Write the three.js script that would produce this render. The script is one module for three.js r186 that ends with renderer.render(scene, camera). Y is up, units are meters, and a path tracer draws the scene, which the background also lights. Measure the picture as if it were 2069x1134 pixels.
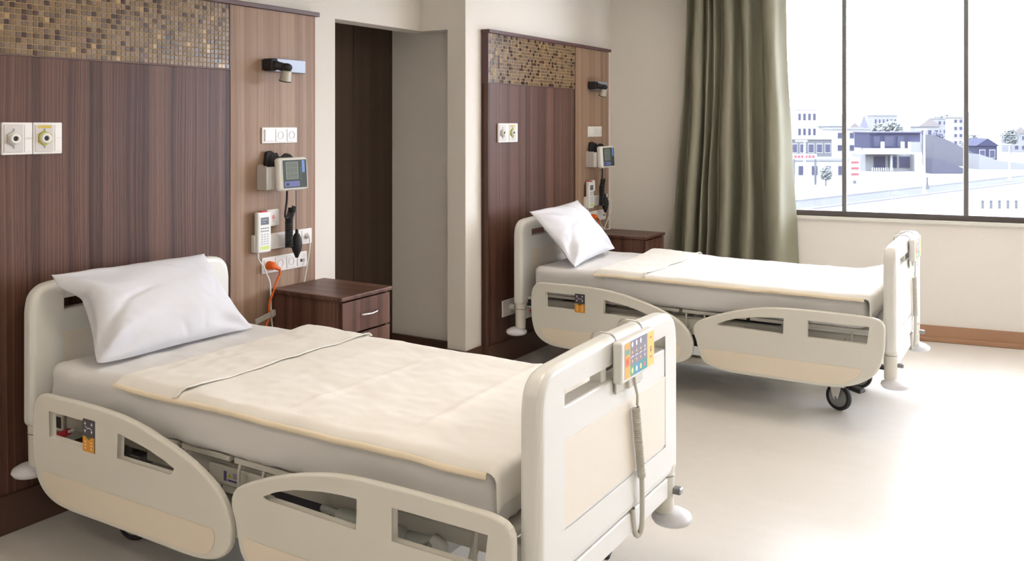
import * as THREE from 'three';
import { RoundedBoxGeometry } from 'three/addons/geometries/RoundedBoxGeometry.js';
import { mergeGeometries, mergeVertices } from 'three/addons/utils/BufferGeometryUtils.js';
import { RectAreaLightUniformsLib } from 'three/addons/lights/RectAreaLightUniformsLib.js';
import { createNoise2D, createNoise3D } from 'simplex-noise';

// ───────────── camera, sky, lights, exposure ─────────────
const scene = new THREE.Scene();
const camera = new THREE.PerspectiveCamera(2 * Math.atan(567 / 1800) * 180 / Math.PI, 2069 / 1134, 0.05, 3000);
camera.position.set(0, 1.6, 0);
camera.lookAt(0.8545 * 10, 1.6, -0.5196 * 10);
camera.setViewOffset(2069, 1134, 0, 315, 2069, 1134);      // vertical lens shift: verticals stay vertical
scene.background = new THREE.Color(0.91, 0.97, 1.12);        // even white overcast sky
scene.backgroundIntensity = 17.5;
RectAreaLightUniformsLib.init();
const LAMPS = [[-0.5, -1.7], [2.3, -1.7], [5.15, -1.7], [-0.5, 1.4], [2.3, 1.4], [5.15, 1.4]];   // recessed ceiling panels
const LAMP_COLOR = new THREE.Color(1.0, 0.895, 0.765), LAMP_POWER = 12.5, CEIL = 2.75;
const renderer = new THREE.WebGLRenderer({ antialias: true });
renderer.toneMapping = THREE.LinearToneMapping;
renderer.toneMappingExposure = 1.12;
renderer.shadowMap.enabled = true;

// ───────────── helpers ─────────────
let seed = 7;
const rnd = () => { seed = (seed + 0x6D2B79F5) | 0; let t = Math.imul(seed ^ (seed >>> 15), 1 | seed); t = (t + Math.imul(t ^ (t >>> 7), 61 | t)) ^ t; return ((t ^ (t >>> 14)) >>> 0) / 4294967296; };
const n2 = createNoise2D(rnd), n3 = createNoise3D(rnd);
const lerp = (a, b, t) => a + (b - a) * t, clamp = (x, a, b) => Math.min(b, Math.max(a, x));
const smooth = (a, b, x) => { const t = clamp((x - a) / (b - a), 0, 1); return t * t * (3 - 2 * t); };
const used = {};
const numbered = (n) => { const k = used[n] = (used[n] ?? -1) + 1; return k ? n + '_' + String(k).padStart(3, '0') : n; };
const v3 = (p) => new THREE.Vector3(...p);
function mesh(name, geo, mat, parent) {
  const m = new THREE.Mesh(geo, mat);
  m.name = name; m.castShadow = m.receiveShadow = true;
  if (parent) parent.add(m);
  return m;
}
function thing(name, label, category, pos = [0, 0, 0], group) {
  const o = new THREE.Group();
  o.name = numbered(name); o.position.set(...pos); o.userData = { label, category };
  if (group) o.userData.group = group;
  scene.add(o); return o;
}
function solo(name, label, category, geo, mat, pos = [0, 0, 0], group) {
  const o = mesh(numbered(name), geo, mat, scene);
  o.position.set(...pos); o.userData = { label, category };
  if (group) o.userData.group = group;
  return o;
}
function struct(name, geo, mat, parent) {
  const o = mesh(name, geo, mat, parent ?? scene);
  if (!parent) o.userData.kind = 'structure';
  return o;
}
function structGroup(name) { const o = new THREE.Group(); o.name = name; o.userData.kind = 'structure'; scene.add(o); return o; }
function dup(src, d, label, base) {
  const o = src.clone(); o.name = numbered(base ?? src.name.replace(/_\d{3}$/, ''));
  o.position.x += d[0]; o.position.y += d[1]; o.position.z += d[2];
  o.userData = { ...src.userData, label }; scene.add(o); return o;
}
const clean = (g) => { const q = g.index ? g.toNonIndexed() : g.clone(); for (const k of Object.keys(q.attributes)) if (!['position', 'normal', 'uv'].includes(k)) q.deleteAttribute(k); if (!q.attributes.uv) q.setAttribute('uv', new THREE.BufferAttribute(new Float32Array(q.attributes.position.count * 2), 2)); return q; };
const join = (...l) => mergeGeometries(l.flat().map(clean));
function metres(g) {                                   // uv in metres by the face's main axis
  const p = g.attributes.position, n = g.attributes.normal, uv = new Float32Array(p.count * 2);
  for (let i = 0; i < p.count; i++) {
    const x = Math.abs(n.getX(i)), y = Math.abs(n.getY(i)), z = Math.abs(n.getZ(i));
    const [a, b] = x > y && x > z ? [p.getZ(i), p.getY(i)] : y > z ? [p.getX(i), p.getZ(i)] : [p.getX(i), p.getY(i)];
    uv[2 * i] = a; uv[2 * i + 1] = b;
  }
  g.setAttribute('uv', new THREE.BufferAttribute(uv, 2)); return g;
}
// box between two corners, edges rounded
function box(x0, y0, z0, x1, y1, z1, r = 0.003, seg = 2) {
  const w = x1 - x0, h = y1 - y0, d = z1 - z0;
  const g = r > 0 ? new RoundedBoxGeometry(w, h, d, seg, Math.min(r, w / 2.01, h / 2.01, d / 2.01)) : new THREE.BoxGeometry(w, h, d);
  g.translate((x0 + x1) / 2, (y0 + y1) / 2, (z0 + z1) / 2);
  return metres(g);
}
const tube = (pts, r, n = 40, k = 8, tension = 0.5) => new THREE.TubeGeometry(new THREE.CatmullRomCurve3(pts.map(v3), false, 'catmullrom', tension), n, r, k, false);
function rod(a, b, r, r2 = r, k = 16) {
  const A = v3(a), B = v3(b), g = new THREE.CylinderGeometry(r2, r, A.distanceTo(B), k);
  g.applyQuaternion(new THREE.Quaternion().setFromUnitVectors(new THREE.Vector3(0, 1, 0), B.clone().sub(A).normalize()));
  const m = A.add(B).multiplyScalar(0.5); g.translate(m.x, m.y, m.z); return g;
}
function poly(pts, r = 0.01, path = new THREE.Shape()) {        // closed polygon with rounded corners
  const n = pts.length, P = pts.map(([x, y]) => new THREE.Vector2(x, y));
  for (let i = 0; i < n; i++) {
    const a = P[(i + n - 1) % n], b = P[i], c = P[(i + 1) % n];
    const la = b.distanceTo(a), lc = b.distanceTo(c), q = Math.min(r, la * 0.48, lc * 0.48);
    const s = b.clone().lerp(a, q / la), e = b.clone().lerp(c, q / lc);
    i ? path.lineTo(s.x, s.y) : path.moveTo(s.x, s.y);
    path.quadraticCurveTo(b.x, b.y, e.x, e.y);
  }
  path.closePath(); return path;
}
function smoothShape(pts, n = 110) {                             // closed smooth outline
  const c = new THREE.CatmullRomCurve3(pts.map(([x, y]) => new THREE.Vector3(x, y, 0)), true, 'centripetal');
  return new THREE.Shape(c.getSpacedPoints(n).slice(0, -1).map((p) => new THREE.Vector2(p.x, p.y)));
}
function extrude(shape, depth, bevel = 0.004, seg = 3, curve = 8) {
  return new THREE.ExtrudeGeometry(shape, { depth: depth - 2 * bevel, bevelEnabled: bevel > 0, bevelThickness: bevel, bevelSize: bevel, bevelOffset: -bevel, bevelSegments: seg, curveSegments: curve }).translate(0, 0, bevel);
}
function softBox(x0, y0, z0, x1, y1, z1, r, seg, bump) {          // rounded box with a lively surface
  const w = x1 - x0, h = y1 - y0, d = z1 - z0, nx = Math.ceil(w / seg), ny = Math.max(4, Math.ceil(h / seg)), nz = Math.ceil(d / seg);
  let g = new THREE.BoxGeometry(w, h, d, nx, ny, nz); g.deleteAttribute('uv'); g.deleteAttribute('normal'); g = mergeVertices(g, 1e-5);
  const p = g.attributes.position, q = new THREE.Vector3(), c = new THREE.Vector3();
  for (let i = 0; i < p.count; i++) {
    q.fromBufferAttribute(p, i);
    c.set(clamp(q.x, -w / 2 + r, w / 2 - r), clamp(q.y, -h / 2 + r, h / 2 - r), clamp(q.z, -d / 2 + r, d / 2 - r));
    const n = q.clone().sub(c); if (n.lengthSq() > 1e-12) { n.normalize(); q.copy(c).addScaledVector(n, r); }
    const k = bump ? bump(q.x, q.y, q.z) : 0; q.addScaledVector(n, k);
    p.setXYZ(i, q.x, q.y, q.z);
  }
  g.computeVertexNormals(); g.translate((x0 + x1) / 2, (y0 + y1) / 2, (z0 + z1) / 2);
  const q2 = g.toNonIndexed(), P = q2.attributes.position, uv = [], A = new THREE.Vector3(), B = new THREE.Vector3(), D = new THREE.Vector3();
  for (let i = 0; i < P.count; i += 3) {                           // one projection per triangle
    A.fromBufferAttribute(P, i); B.fromBufferAttribute(P, i + 1).sub(A); D.fromBufferAttribute(P, i + 2).sub(A); B.cross(D);
    const [x, y, z] = [B.x, B.y, B.z].map(Math.abs);
    for (let k = 0; k < 3; k++) { A.fromBufferAttribute(P, i + k); uv.push(...(x > y && x > z ? [A.z, A.y] : y > z ? [A.x, A.z] : [A.x, A.y])); }
  }
  q2.setAttribute('uv', new THREE.Float32BufferAttribute(uv, 2)); return q2;
}
function sheet(nu, nv, f, t, su = 1, sv = 1.7) {                                    // closed sheet of thickness t below the surface f(u, v)
  const N = (nu + 1) * (nv + 1), pos = [], idx = [], P = [], at = (i, j) => j * (nu + 1) + i;
  for (let j = 0; j <= nv; j++) for (let i = 0; i <= nu; i++) P.push(v3(f(i / nu, j / nv)));
  const nrm = P.map((_, k) => { const i = k % (nu + 1), j = (k / (nu + 1)) | 0;
    const a = P[at(Math.min(nu, i + 1), j)].clone().sub(P[at(Math.max(0, i - 1), j)]), b = P[at(i, Math.min(nv, j + 1))].clone().sub(P[at(i, Math.max(0, j - 1))]);
    return b.cross(a).normalize(); });
  for (const p of P) pos.push(p.x, p.y, p.z);
  P.forEach((p, k) => pos.push(p.x - nrm[k].x * t, p.y - nrm[k].y * t, p.z - nrm[k].z * t));
  for (let j = 0; j < nv; j++) for (let i = 0; i < nu; i++) {
    const a = at(i, j), b = at(i + 1, j), c = at(i + 1, j + 1), d = at(i, j + 1);
    idx.push(a, d, b, b, d, c, a + N, b + N, d + N, b + N, c + N, d + N);
  }
  const rim = (a, b) => idx.push(a, b, a + N, b, b + N, a + N);
  for (let i = 0; i < nu; i++) { rim(at(i, 0), at(i + 1, 0)); rim(at(i + 1, nv), at(i, nv)); }
  for (let j = 0; j < nv; j++) { rim(at(0, j + 1), at(0, j)); rim(at(nu, j), at(nu, j + 1)); }
  const g = new THREE.BufferGeometry(); g.setAttribute('position', new THREE.Float32BufferAttribute(pos, 3)); g.setIndex(idx);
  g.computeVertexNormals();
  const uv = []; for (let k = 0; k < 2; k++) for (let j = 0; j <= nv; j++) for (let i = 0; i <= nu; i++) uv.push(i / nu * su, j / nv * sv);
  g.setAttribute('uv', new THREE.Float32BufferAttribute(uv, 2)); return g;
}

// ───────────── materials ─────────────
function dataTex(w, h, fn, srgb = true, rx = 1, ry = 1) {
  const d = new Uint8Array(w * h * 4);
  for (let y = 0; y < h; y++) for (let x = 0; x < w; x++) { const c = fn(x / w, y / h); for (let k = 0; k < 3; k++) d[(y * w + x) * 4 + k] = clamp(Math.round(c[k]), 0, 255); d[(y * w + x) * 4 + 3] = 255; }
  const t = new THREE.DataTexture(d, w, h); t.wrapS = t.wrapT = THREE.RepeatWrapping; t.magFilter = THREE.LinearFilter; t.minFilter = THREE.LinearMipmapLinearFilter; t.generateMipmaps = true;
  if (srgb) t.colorSpace = THREE.SRGBColorSpace; t.repeat.set(rx, ry); t.needsUpdate = true; return t;
}
const S = (hex, o = {}) => new THREE.MeshStandardMaterial({ color: hex, roughness: 0.5, ...o });
function wood(a, b, strength, salt) {                             // vertical straight grain, tile of 1.3 x 2.6 m
  const bands = Array.from({ length: 30 }, () => rnd());
  return dataTex(512, 512, (u, v) => {
    const warp = u + 0.004 * Math.sin(2 * Math.PI * (v + salt)) + 0.0015 * Math.sin(2 * Math.PI * (3 * v + u * 5));
    const c = (k, s) => n2(Math.cos(2 * Math.PI * warp) * k + salt, Math.sin(2 * Math.PI * warp) * k + s);      // periodic in u
    const f = warp * 30 + 0.7 * c(2, 5), i = ((Math.floor(f) % 30) + 30) % 30, e = smooth(0.1, 0.9, f - Math.floor(f));
    const band = lerp(bands[i], bands[(i + 1) % 30], e);
    const fine = c(17, 3.3) * 0.5 + c(48, 9.1) * 0.35, fleck = Math.max(0, n3(Math.cos(2 * Math.PI * u) * 60, Math.sin(2 * Math.PI * u) * 60, Math.sin(2 * Math.PI * v) * 3) - 0.35);
    const t = clamp(0.5 + strength * ((band - 0.5) * 0.75 + fine * 0.6) - fleck * 0.35, 0, 1);
    return [0, 1, 2].map((k) => lerp(a[k], b[k], t));
  }, true, 1 / 1.3, 1 / 2.6);
}
const M = {};
M.wall = S(0xe6e0d7, { roughness: 0.9, bumpMap: dataTex(256, 256, (u, v) => { const k = 128 + 60 * n3(Math.cos(6.283 * u) * 9, Math.sin(6.283 * u) * 9, Math.sin(6.283 * v) * 12); return [k, k, k]; }, false, 1.5, 1.5), bumpScale: 0.0006 });
M.ceiling = S(0xf0ece4, { roughness: 0.95 });
M.floor = S(0xffffff, { roughness: 0.32, map: dataTex(512, 512, (u, v) => { const s = 0.5 + 0.5 * n3(Math.cos(6.283 * u) * 3, Math.sin(6.283 * u) * 3, Math.cos(6.283 * v) * 3), q = n2(u * 180, v * 180); return [226 + 3 * s + 3 * q, 221 + 3 * s + 3 * q, 213 + 4 * s + 3 * q]; }, true, 0.5, 0.5) });
M.base = S(0x523a2c, { roughness: 0.5 });
M.darkWood = new THREE.MeshPhysicalMaterial({ color: 0xffffff, roughness: 0.4, specularIntensity: 0.55, map: wood([50, 29, 23], [116, 84, 70], 1.0, 1.7) });
M.lightWood = new THREE.MeshPhysicalMaterial({ color: 0xffffff, roughness: 0.45, specularIntensity: 0.5, map: wood([132, 104, 84], [172, 145, 122], 0.9, 4.2) });
M.cabWood = new THREE.MeshPhysicalMaterial({ color: 0xffffff, roughness: 0.4, specularIntensity: 0.6, map: wood([70, 44, 35], [114, 82, 69], 0.9, 8.4) });
M.trim = S(0x55393a, { roughness: 0.4 });
M.edge = S(0x8f6249, { roughness: 0.5 });
M.door = S(0xffffff, { roughness: 0.6, map: wood([50, 37, 24], [68, 50, 34], 0.8, 6.6) });
M.grout = S(0xb99c74, { roughness: 0.9 });
M.tiles = [0x705838, 0x685231, 0x785f42, 0x5c4a38, 0x78634a, 0x3c211d, 0x331b19, 0xa88c62, 0x4e3a2b].map((c, i) => S(c, { roughness: i > 4 ? 0.2 : 0.3 }));
M.plastic = S(0xe2dfd4, { roughness: 0.34 });
M.plasticWhite = S(0xe9e8e2, { roughness: 0.32 });
M.creamPale = S(0xeee5d6, { roughness: 0.42 });
M.cream = S(0xece0cc, { roughness: 0.42 });
M.frame = S(0xd6d2c8, { roughness: 0.4 });
M.greyMetal = S(0x8d8f90, { roughness: 0.35, metalness: 0.7 });
M.chrome = S(0xc9c9c7, { roughness: 0.18, metalness: 0.95 });
M.motor = S(0xc9cdc8, { roughness: 0.4 });
M.dark = S(0x2c2a2b, { roughness: 0.55 });
M.black = S(0x17161a, { roughness: 0.6 });
M.rubber = S(0x25252a, { roughness: 0.6 });
M.hub = S(0x9a9a98, { roughness: 0.45 });
M.red = S(0xc01830, { roughness: 0.4 });
M.orange = S(0xe2631a, { roughness: 0.45 });
const weave = dataTex(256, 256, (u, v) => { const k = 128 + 45 * Math.sin(u * 6.283 * 64) * Math.sin(v * 6.283 * 64) + 40 * n2(u * 40, v * 40); return [k, k, k]; }, false, 5, 5);
const soft = { roughness: 0.88, bumpMap: weave, bumpScale: 0.0006 };
M.linen = new THREE.MeshPhysicalMaterial({ color: 0xd6d6da, ...soft, sheen: 0.15 });
M.sheet = new THREE.MeshPhysicalMaterial({ color: 0xe3e1df, ...soft, sheen: 0.1 });
M.blanket = new THREE.MeshPhysicalMaterial({ color: 0xeeeae2, ...soft, sheen: 0.15 });
M.blanketEdge = new THREE.MeshPhysicalMaterial({ color: 0xf6e8cd, ...soft });
M.curtain = new THREE.MeshPhysicalMaterial({ color: 0x86826e, roughness: 0.8, sheen: 0.5, sheenRoughness: 0.5, sheenColor: new THREE.Color(0x9a988a), side: THREE.DoubleSide, bumpMap: weave, bumpScale: 0.0005 });
M.winFrame = S(0x4b4340, { roughness: 0.5 });
M.mullion = S(0x6d6b68, { roughness: 0.4, metalness: 0.3 });
M.sill = S(0xd9d4ca, { roughness: 0.5 });
M.glass = new THREE.MeshPhysicalMaterial({ color: 0xffffff, roughness: 0, transmission: 1, thickness: 0, ior: 1.5 });
M.socket = S(0xf0eeea, { roughness: 0.3 });
M.socketHole = S(0xb9b6b2, { roughness: 0.4 });
M.lampGrey = S(0x9aa2ae, { roughness: 0.4, metalness: 0.2 });
M.lampHead = S(0xb9b4a6, { roughness: 0.35, metalness: 0.3 });
M.clear = S(0xbdb7b2, { roughness: 0.3 });
function canvasMat(w, h, draw, o = {}) {
  const c = document.createElement('canvas'); c.width = w; c.height = h; const x = c.getContext('2d'); draw(x, w, h);
  const t = new THREE.CanvasTexture(c); t.colorSpace = THREE.SRGBColorSpace;
  return new THREE.MeshStandardMaterial({ map: t, roughness: 0.4, ...o });
}
const tri = (x, a, b, s, up) => { x.beginPath(); x.moveTo(a - s, b + (up ? s : -s)); x.lineTo(a + s, b + (up ? s : -s)); x.lineTo(a, b + (up ? -s : s)); x.fill(); };
M.railPad = canvasMat(128, 224, (x, w, h) => {
  x.fillStyle = '#4a4750'; x.fillRect(0, 0, w, h); x.fillStyle = '#e0982c'; x.fillRect(0, 118, w, h - 118);
  x.fillStyle = '#4a4750'; x.fillRect(40, 100, 48, 30); x.fillStyle = '#3f7a42'; x.beginPath(); x.moveTo(42, 120); x.lineTo(86, 120); x.lineTo(64, 142); x.fill();
  x.fillStyle = '#f4f0f4'; for (const a of [26, 98]) { tri(x, a, 24, 11, true); tri(x, a, 84, 11, false); }
  x.strokeStyle = '#e8e2ea'; x.lineWidth = 6; x.beginPath(); x.moveTo(26, 44); x.lineTo(54, 62); x.lineTo(76, 54); x.lineTo(100, 66); x.stroke();
  x.fillStyle = '#ffe2b8'; for (const a of [30, 96]) { tri(x, a, 152, 10, true); tri(x, a, 204, 10, false); x.fillRect(a - 14, 174, 28, 7); }
});
M.handPad = canvasMat(352, 176, (x, w, h) => {
  x.fillStyle = '#f0cf72'; x.fillRect(0, 0, w, h); x.fillStyle = '#e9ae4d'; x.fillRect(0, 0, 56, h); x.fillStyle = '#6fa08c'; x.fillRect(6, 34, 46, 26); x.fillStyle = '#e8743f'; x.fillRect(4, 74, 50, 44); x.fillStyle = '#c22'; x.fillRect(22, 86, 12, 18);
  x.fillStyle = '#85808f'; x.fillRect(60, 0, 206, 122); x.fillStyle = '#2f9494'; x.fillRect(60, 122, 206, 54); x.fillStyle = '#3f8fbf'; x.fillRect(110, 122, 50, 54); x.fillStyle = '#5da070'; x.fillRect(60, 122, 46, 54);
  x.fillStyle = '#fbfaff'; for (const a of [86, 136, 186]) { x.beginPath(); x.ellipse(a, 20, 10, 14, 0, 0, 7); x.fill(); }
  for (let i = 0; i < 4; i++) { const a = 86 + i * 50; x.fillStyle = i === 3 ? '#e9e6f2' : '#f0c480'; tri(x, a, 56, 9, true); tri(x, a, 106, 9, false); x.strokeStyle = '#f6eef6'; x.lineWidth = 5; x.beginPath(); x.moveTo(a - 15, 84); x.lineTo(a, 78); x.lineTo(a + 15, 82 - i * 2); x.stroke();
    x.fillStyle = ['#f2e9a2', '#ffffff', '#f3d98e', '#e06a8c'][i]; x.beginPath(); x.ellipse(a, 149, 11, 14, 0, 0, 7); x.fill(); }
  x.fillStyle = '#e27f52'; for (const b of [26, 78, 126]) x.fillRect(296, b, 30, 10); x.fillStyle = '#7d5f60'; x.fillRect(304, 90, 14, 16);
});
M.bpScreen = canvasMat(192, 224, (x, w, h) => {
  x.fillStyle = '#3d4644'; x.fillRect(0, 0, w, h); const g = '#7d847b'; x.fillStyle = g; x.fillRect(26, 14, 100, 140);
  x.strokeStyle = '#55605a'; x.lineWidth = 5; for (const y of [26, 70, 112]) for (let i = 0; i < 3; i++) { x.strokeRect(40 + i * 28, y, 16, 15); x.strokeRect(40 + i * 28, y + 15, 16, 15); }
  x.fillStyle = '#3e6a4c'; for (let i = 0; i < 5; i++) x.fillRect(138, 60 + i * 22, 12, 12); x.fillStyle = '#6f8fd8'; x.fillRect(156, 6, 22, 96); x.fillStyle = '#6a72a8'; x.fillRect(12, 170, 122, 44); x.fillStyle = '#1c2030'; x.fillRect(26, 184, 22, 18);
});
M.phonePad = canvasMat(96, 256, (x, w, h) => {
  x.fillStyle = '#e6e6e2'; x.fillRect(0, 0, w, h); x.fillStyle = '#4c5058'; x.fillRect(14, 22, 68, 50); x.fillStyle = '#7c828a'; x.fillRect(24, 32, 48, 12); x.fillRect(24, 52, 34, 8);
  x.fillStyle = '#6a6d74'; for (let j = 0; j < 2; j++) for (let i = 0; i < 4; i++) x.fillRect(15 + i * 18, 92 + j * 20, 12, 9); x.fillStyle = '#a9acb0'; for (let j = 0; j < 5; j++) for (let i = 0; i < 3; i++) x.fillRect(18 + i * 23, 136 + j * 16, 15, 8);
  x.fillStyle = '#c4d46a'; x.fillRect(12, 220, 72, 24);
});
M.callFace = canvasMat(128, 112, (x) => { x.fillStyle = '#f1efec'; x.fillRect(0, 0, 128, 112); x.strokeStyle = '#d8485c'; x.lineWidth = 6; x.beginPath(); x.arc(64, 52, 16, 0, 7); x.stroke(); x.fillStyle = '#d8485c'; x.fillRect(56, 46, 16, 12); x.fillStyle = '#d9a5ab'; x.fillRect(50, 82, 28, 5); });
M.boxLabel = canvasMat(128, 104, (x) => { x.fillStyle = '#dcd8dc'; x.fillRect(0, 0, 128, 104); x.fillStyle = '#6a5f8c'; x.fillRect(4, 6, 26, 86); x.fillStyle = '#c7c93a'; tri(x, 58, 36, 20, true); x.fillStyle = '#75718c'; for (const y of [14, 30, 46]) x.fillRect(84, y, 34, 7); x.fillStyle = '#54487c'; x.fillRect(40, 72, 78, 16); });

// ───────────── the room ─────────────
struct('floor', box(-2.8, -0.12, -4.2, 8.6, 0, 4.7, 0), M.floor);
const ceil = structGroup('ceiling');
{ // slab with the lamps' recesses left open
  const s = new THREE.Shape([[-2.8, -4.7], [8.6, -4.7], [8.6, 4.2], [-2.8, 4.2]].map(([a, b]) => new THREE.Vector2(a, b)));
  for (const [x, z] of LAMPS) { const h = new THREE.Path(); h.setFromPoints([[-0.3, -0.3], [0.3, -0.3], [0.3, 0.3], [-0.3, 0.3]].map(([a, b]) => new THREE.Vector2(x + a, -z + b))); s.holes.push(h); }
  mesh('slab', new THREE.ExtrudeGeometry(s, { depth: 0.12, bevelEnabled: false }).rotateX(-Math.PI / 2).translate(0, CEIL, 0), M.ceiling, ceil);
  mesh('deck', box(-2.8, CEIL + 0.12, -4.2, 8.6, CEIL + 0.2, 4.7, 0), M.ceiling, ceil);
}
LAMPS.forEach(([x, z], i) => {
  const where = ['to the left of the near bed', 'right above the near bed', 'right above the far bed', 'over the open floor farthest from the window', 'over the open floor facing the near bed', 'over the open floor nearest the window'][i];
  const t = thing('ceiling_light', 'square recessed ceiling light panel ' + where, 'light', [x, CEIL, z], 'recessed ceiling light panels');
  mesh('frame', join(box(-0.3, 0.005, -0.3, 0.3, 0.06, -0.285, 0.002), box(-0.3, 0.005, 0.285, 0.3, 0.06, 0.3, 0.002), box(-0.3, 0.005, -0.285, -0.285, 0.06, 0.285, 0.002), box(0.285, 0.005, -0.285, 0.3, 0.06, 0.285, 0.002)), M.plasticWhite, t);
  mesh('diffuser', box(-0.285, 0.04, -0.285, 0.285, 0.055, 0.285, 0.002), S(0xffffff, { emissive: LAMP_COLOR, emissiveIntensity: 1.2 }), t);
  const l = new THREE.RectAreaLight(LAMP_COLOR, LAMP_POWER, 0.56, 0.56); l.position.set(x, CEIL + 0.03, z); l.lookAt(x, 0, z); l.name = 'ceiling_light_glow'; scene.add(l);
});
const W1 = -3.56, W2 = -3.205, RX = 4.70, SOF = 2.215;
struct('wall_left', join(box(-2.8, 0, W1 - 0.14, 3.88, CEIL, W1, 0), box(3.88, SOF, W1 - 0.14, 4.84, CEIL, W1, 0)), M.wall);
struct('wall_bay', join(box(RX, 0, W2 - 0.14, 7.1, CEIL, W2, 0), box(RX, SOF, W1, 4.84, CEIL, W2 - 0.14, 0)), M.wall);
struct('wall_niche', join(box(4.86, 0, -3.95, 4.98, 2.36, W2 - 0.14, 0), box(3.6, 0, -3.95, 3.74, 2.36, W1 - 0.14, 0), box(3.6, 0, -4.1, 4.98, 2.36, -3.965, 0), box(3.6, 2.30, -4.1, 4.98, 2.42, W1 - 0.14, 0)), M.wall);
const door = structGroup('door_1');
mesh('leaf', box(3.745, 0.006, -3.962, 4.453, 2.295, -3.925, 0.004), M.door, door);
mesh('leaf', box(4.457, 0.006, -3.962, 4.856, 2.295, -3.925, 0.004), M.door, door);
struct('wall_right', box(-2.8, 0, 4.5, 8.6, CEIL, 4.65, 0), M.wall);
struct('wall_back', box(-2.8, 0, W1, -2.65, CEIL, 4.5, 0), M.wall);
struct('baseboard_niche', box(4.835, 0, -3.92, 4.859, 0.155, W2 - 0.14, 0.003), M.base);
struct('baseboard_bay', join(box(RX - 0.018, 0, W2 - 0.14, RX, 0.155, W2 + 0.018, 0.003), box(RX, 0, W2, 4.879, 0.155, W2 + 0.018, 0.003)), M.base);
struct('baseboard_left', join(box(3.662, 0, W1, 3.88, 0.15, W1 + 0.018, 0.003), box(-2.6, 0, W1, 1.818, 0.15, W1 + 0.018, 0.003)), M.base);

// window wall, turned 8.5 degrees: its own axes run along the wall (x), up (y) and into the room (z)
const WC = [6.869, 0, -3.23], WTURN = Math.atan2(-0.98892, 0.14844);
function onWindowWall(o) { o.position.set(...WC); o.rotation.y = WTURN; return o; }
const S0 = 0.98, S1 = 7.3, Y0 = 0.895, Y1 = 2.64;
onWindowWall(struct('wall_window', join(box(-0.5, 0, -0.22, 7.9, Y0, 0, 0), box(-0.5, Y1, -0.22, 7.9, CEIL, 0, 0), box(-0.5, Y0, -0.22, S0, Y1, 0, 0), box(S1, Y0, -0.22, 7.9, Y1, 0, 0)), M.wall));
onWindowWall(struct('baseboard_window', join(box(0, 0, 0, 7.7, 0.118, 0.014, 0.003), box(0, 0, 0, 7.7, 0.035, 0.03, 0.008)), S(0xa47c5e, { roughness: 0.5 })));
const win = onWindowWall(structGroup('window_1'));
mesh('window_frame', join(box(S0, Y0, -0.075, S1, Y0 + 0.042, 0.002, 0.003), box(S0, Y1 - 0.042, -0.075, S1, Y1, 0.002, 0.003), box(S0, Y0 + 0.042, -0.075, S0 + 0.04, Y1 - 0.042, 0.002, 0.003), box(S1 - 0.04, Y0 + 0.042, -0.075, S1, Y1 - 0.042, 0.002, 0.003)), M.winFrame, win);
mesh('window_sill', box(S0 - 0.02, Y0 - 0.028, 0, S1 + 0.02, Y0 - 0.001, 0.028, 0.006), M.sill, win);
const mul = [1.88, 2.715, 3.55, 4.385, 5.22, 6.055, 6.89];
for (const s of mul) mesh('mullion', box(s - 0.016, Y0 + 0.04, -0.055, s + 0.016, Y1 - 0.04, -0.004, 0.003), M.mullion, win);
[S0 + 0.04, ...mul.flatMap((s) => [s - 0.016, s + 0.016]), S1 - 0.04].reduce((a, b, i) => { if (i % 2) mesh('pane', box(a + 0.001, Y0 + 0.043, -0.037, b - 0.001, Y1 - 0.043, -0.031, 0), M.glass, win); return b; });

{ // curtain: one cloth gathered into uneven folds, flaring towards the floor
  const folds = [[0, 0.02], [0.05, -0.05], [0.11, 0.045], [0.17, 0.03], [0.195, -0.045], [0.23, 0.03], [0.265, -0.03], [0.30, 0.035], [0.345, -0.05], [0.40, 0.04], [0.47, 0.05], [0.505, -0.03], [0.55, -0.06], [0.585, 0.03], [0.65, 0.045], [0.69, -0.04], [0.75, -0.065], [0.785, 0.02], [0.84, 0.055], [0.90, 0.045], [0.94, -0.01], [1, -0.06]];
  const curve = new THREE.CatmullRomCurve3(folds.map(([a, b]) => new THREE.Vector3(a, 0, b)), false, 'centripetal'), pts = curve.getPoints(180);
  const g = sheet(180, 40, (u, v) => {
    const p = pts[Math.round(u * 180)], y = lerp(2.72, 0.012, v), l = lerp(0.715, 0.545, v ** 1.5), r = lerp(1.455, 1.57, v ** 1.1);
    const k = lerp(0.62, 1.25, smooth(0, 1, v));
    return [lerp(l, r, p.x) - 1.05 + 0.010 * n2(u * 6, v * 2), y, p.z * k * 2.0 + 0.18 + 0.008 * n2(u * 9 + 4, v * 3)];
  }, 0.004, 1.6, 2.7);
  const c = solo('curtain', 'long olive grey curtain gathered in folds at the window’s left edge', 'curtain', g, M.curtain);
  onWindowWall(c); c.translateX(1.05);
}

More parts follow.
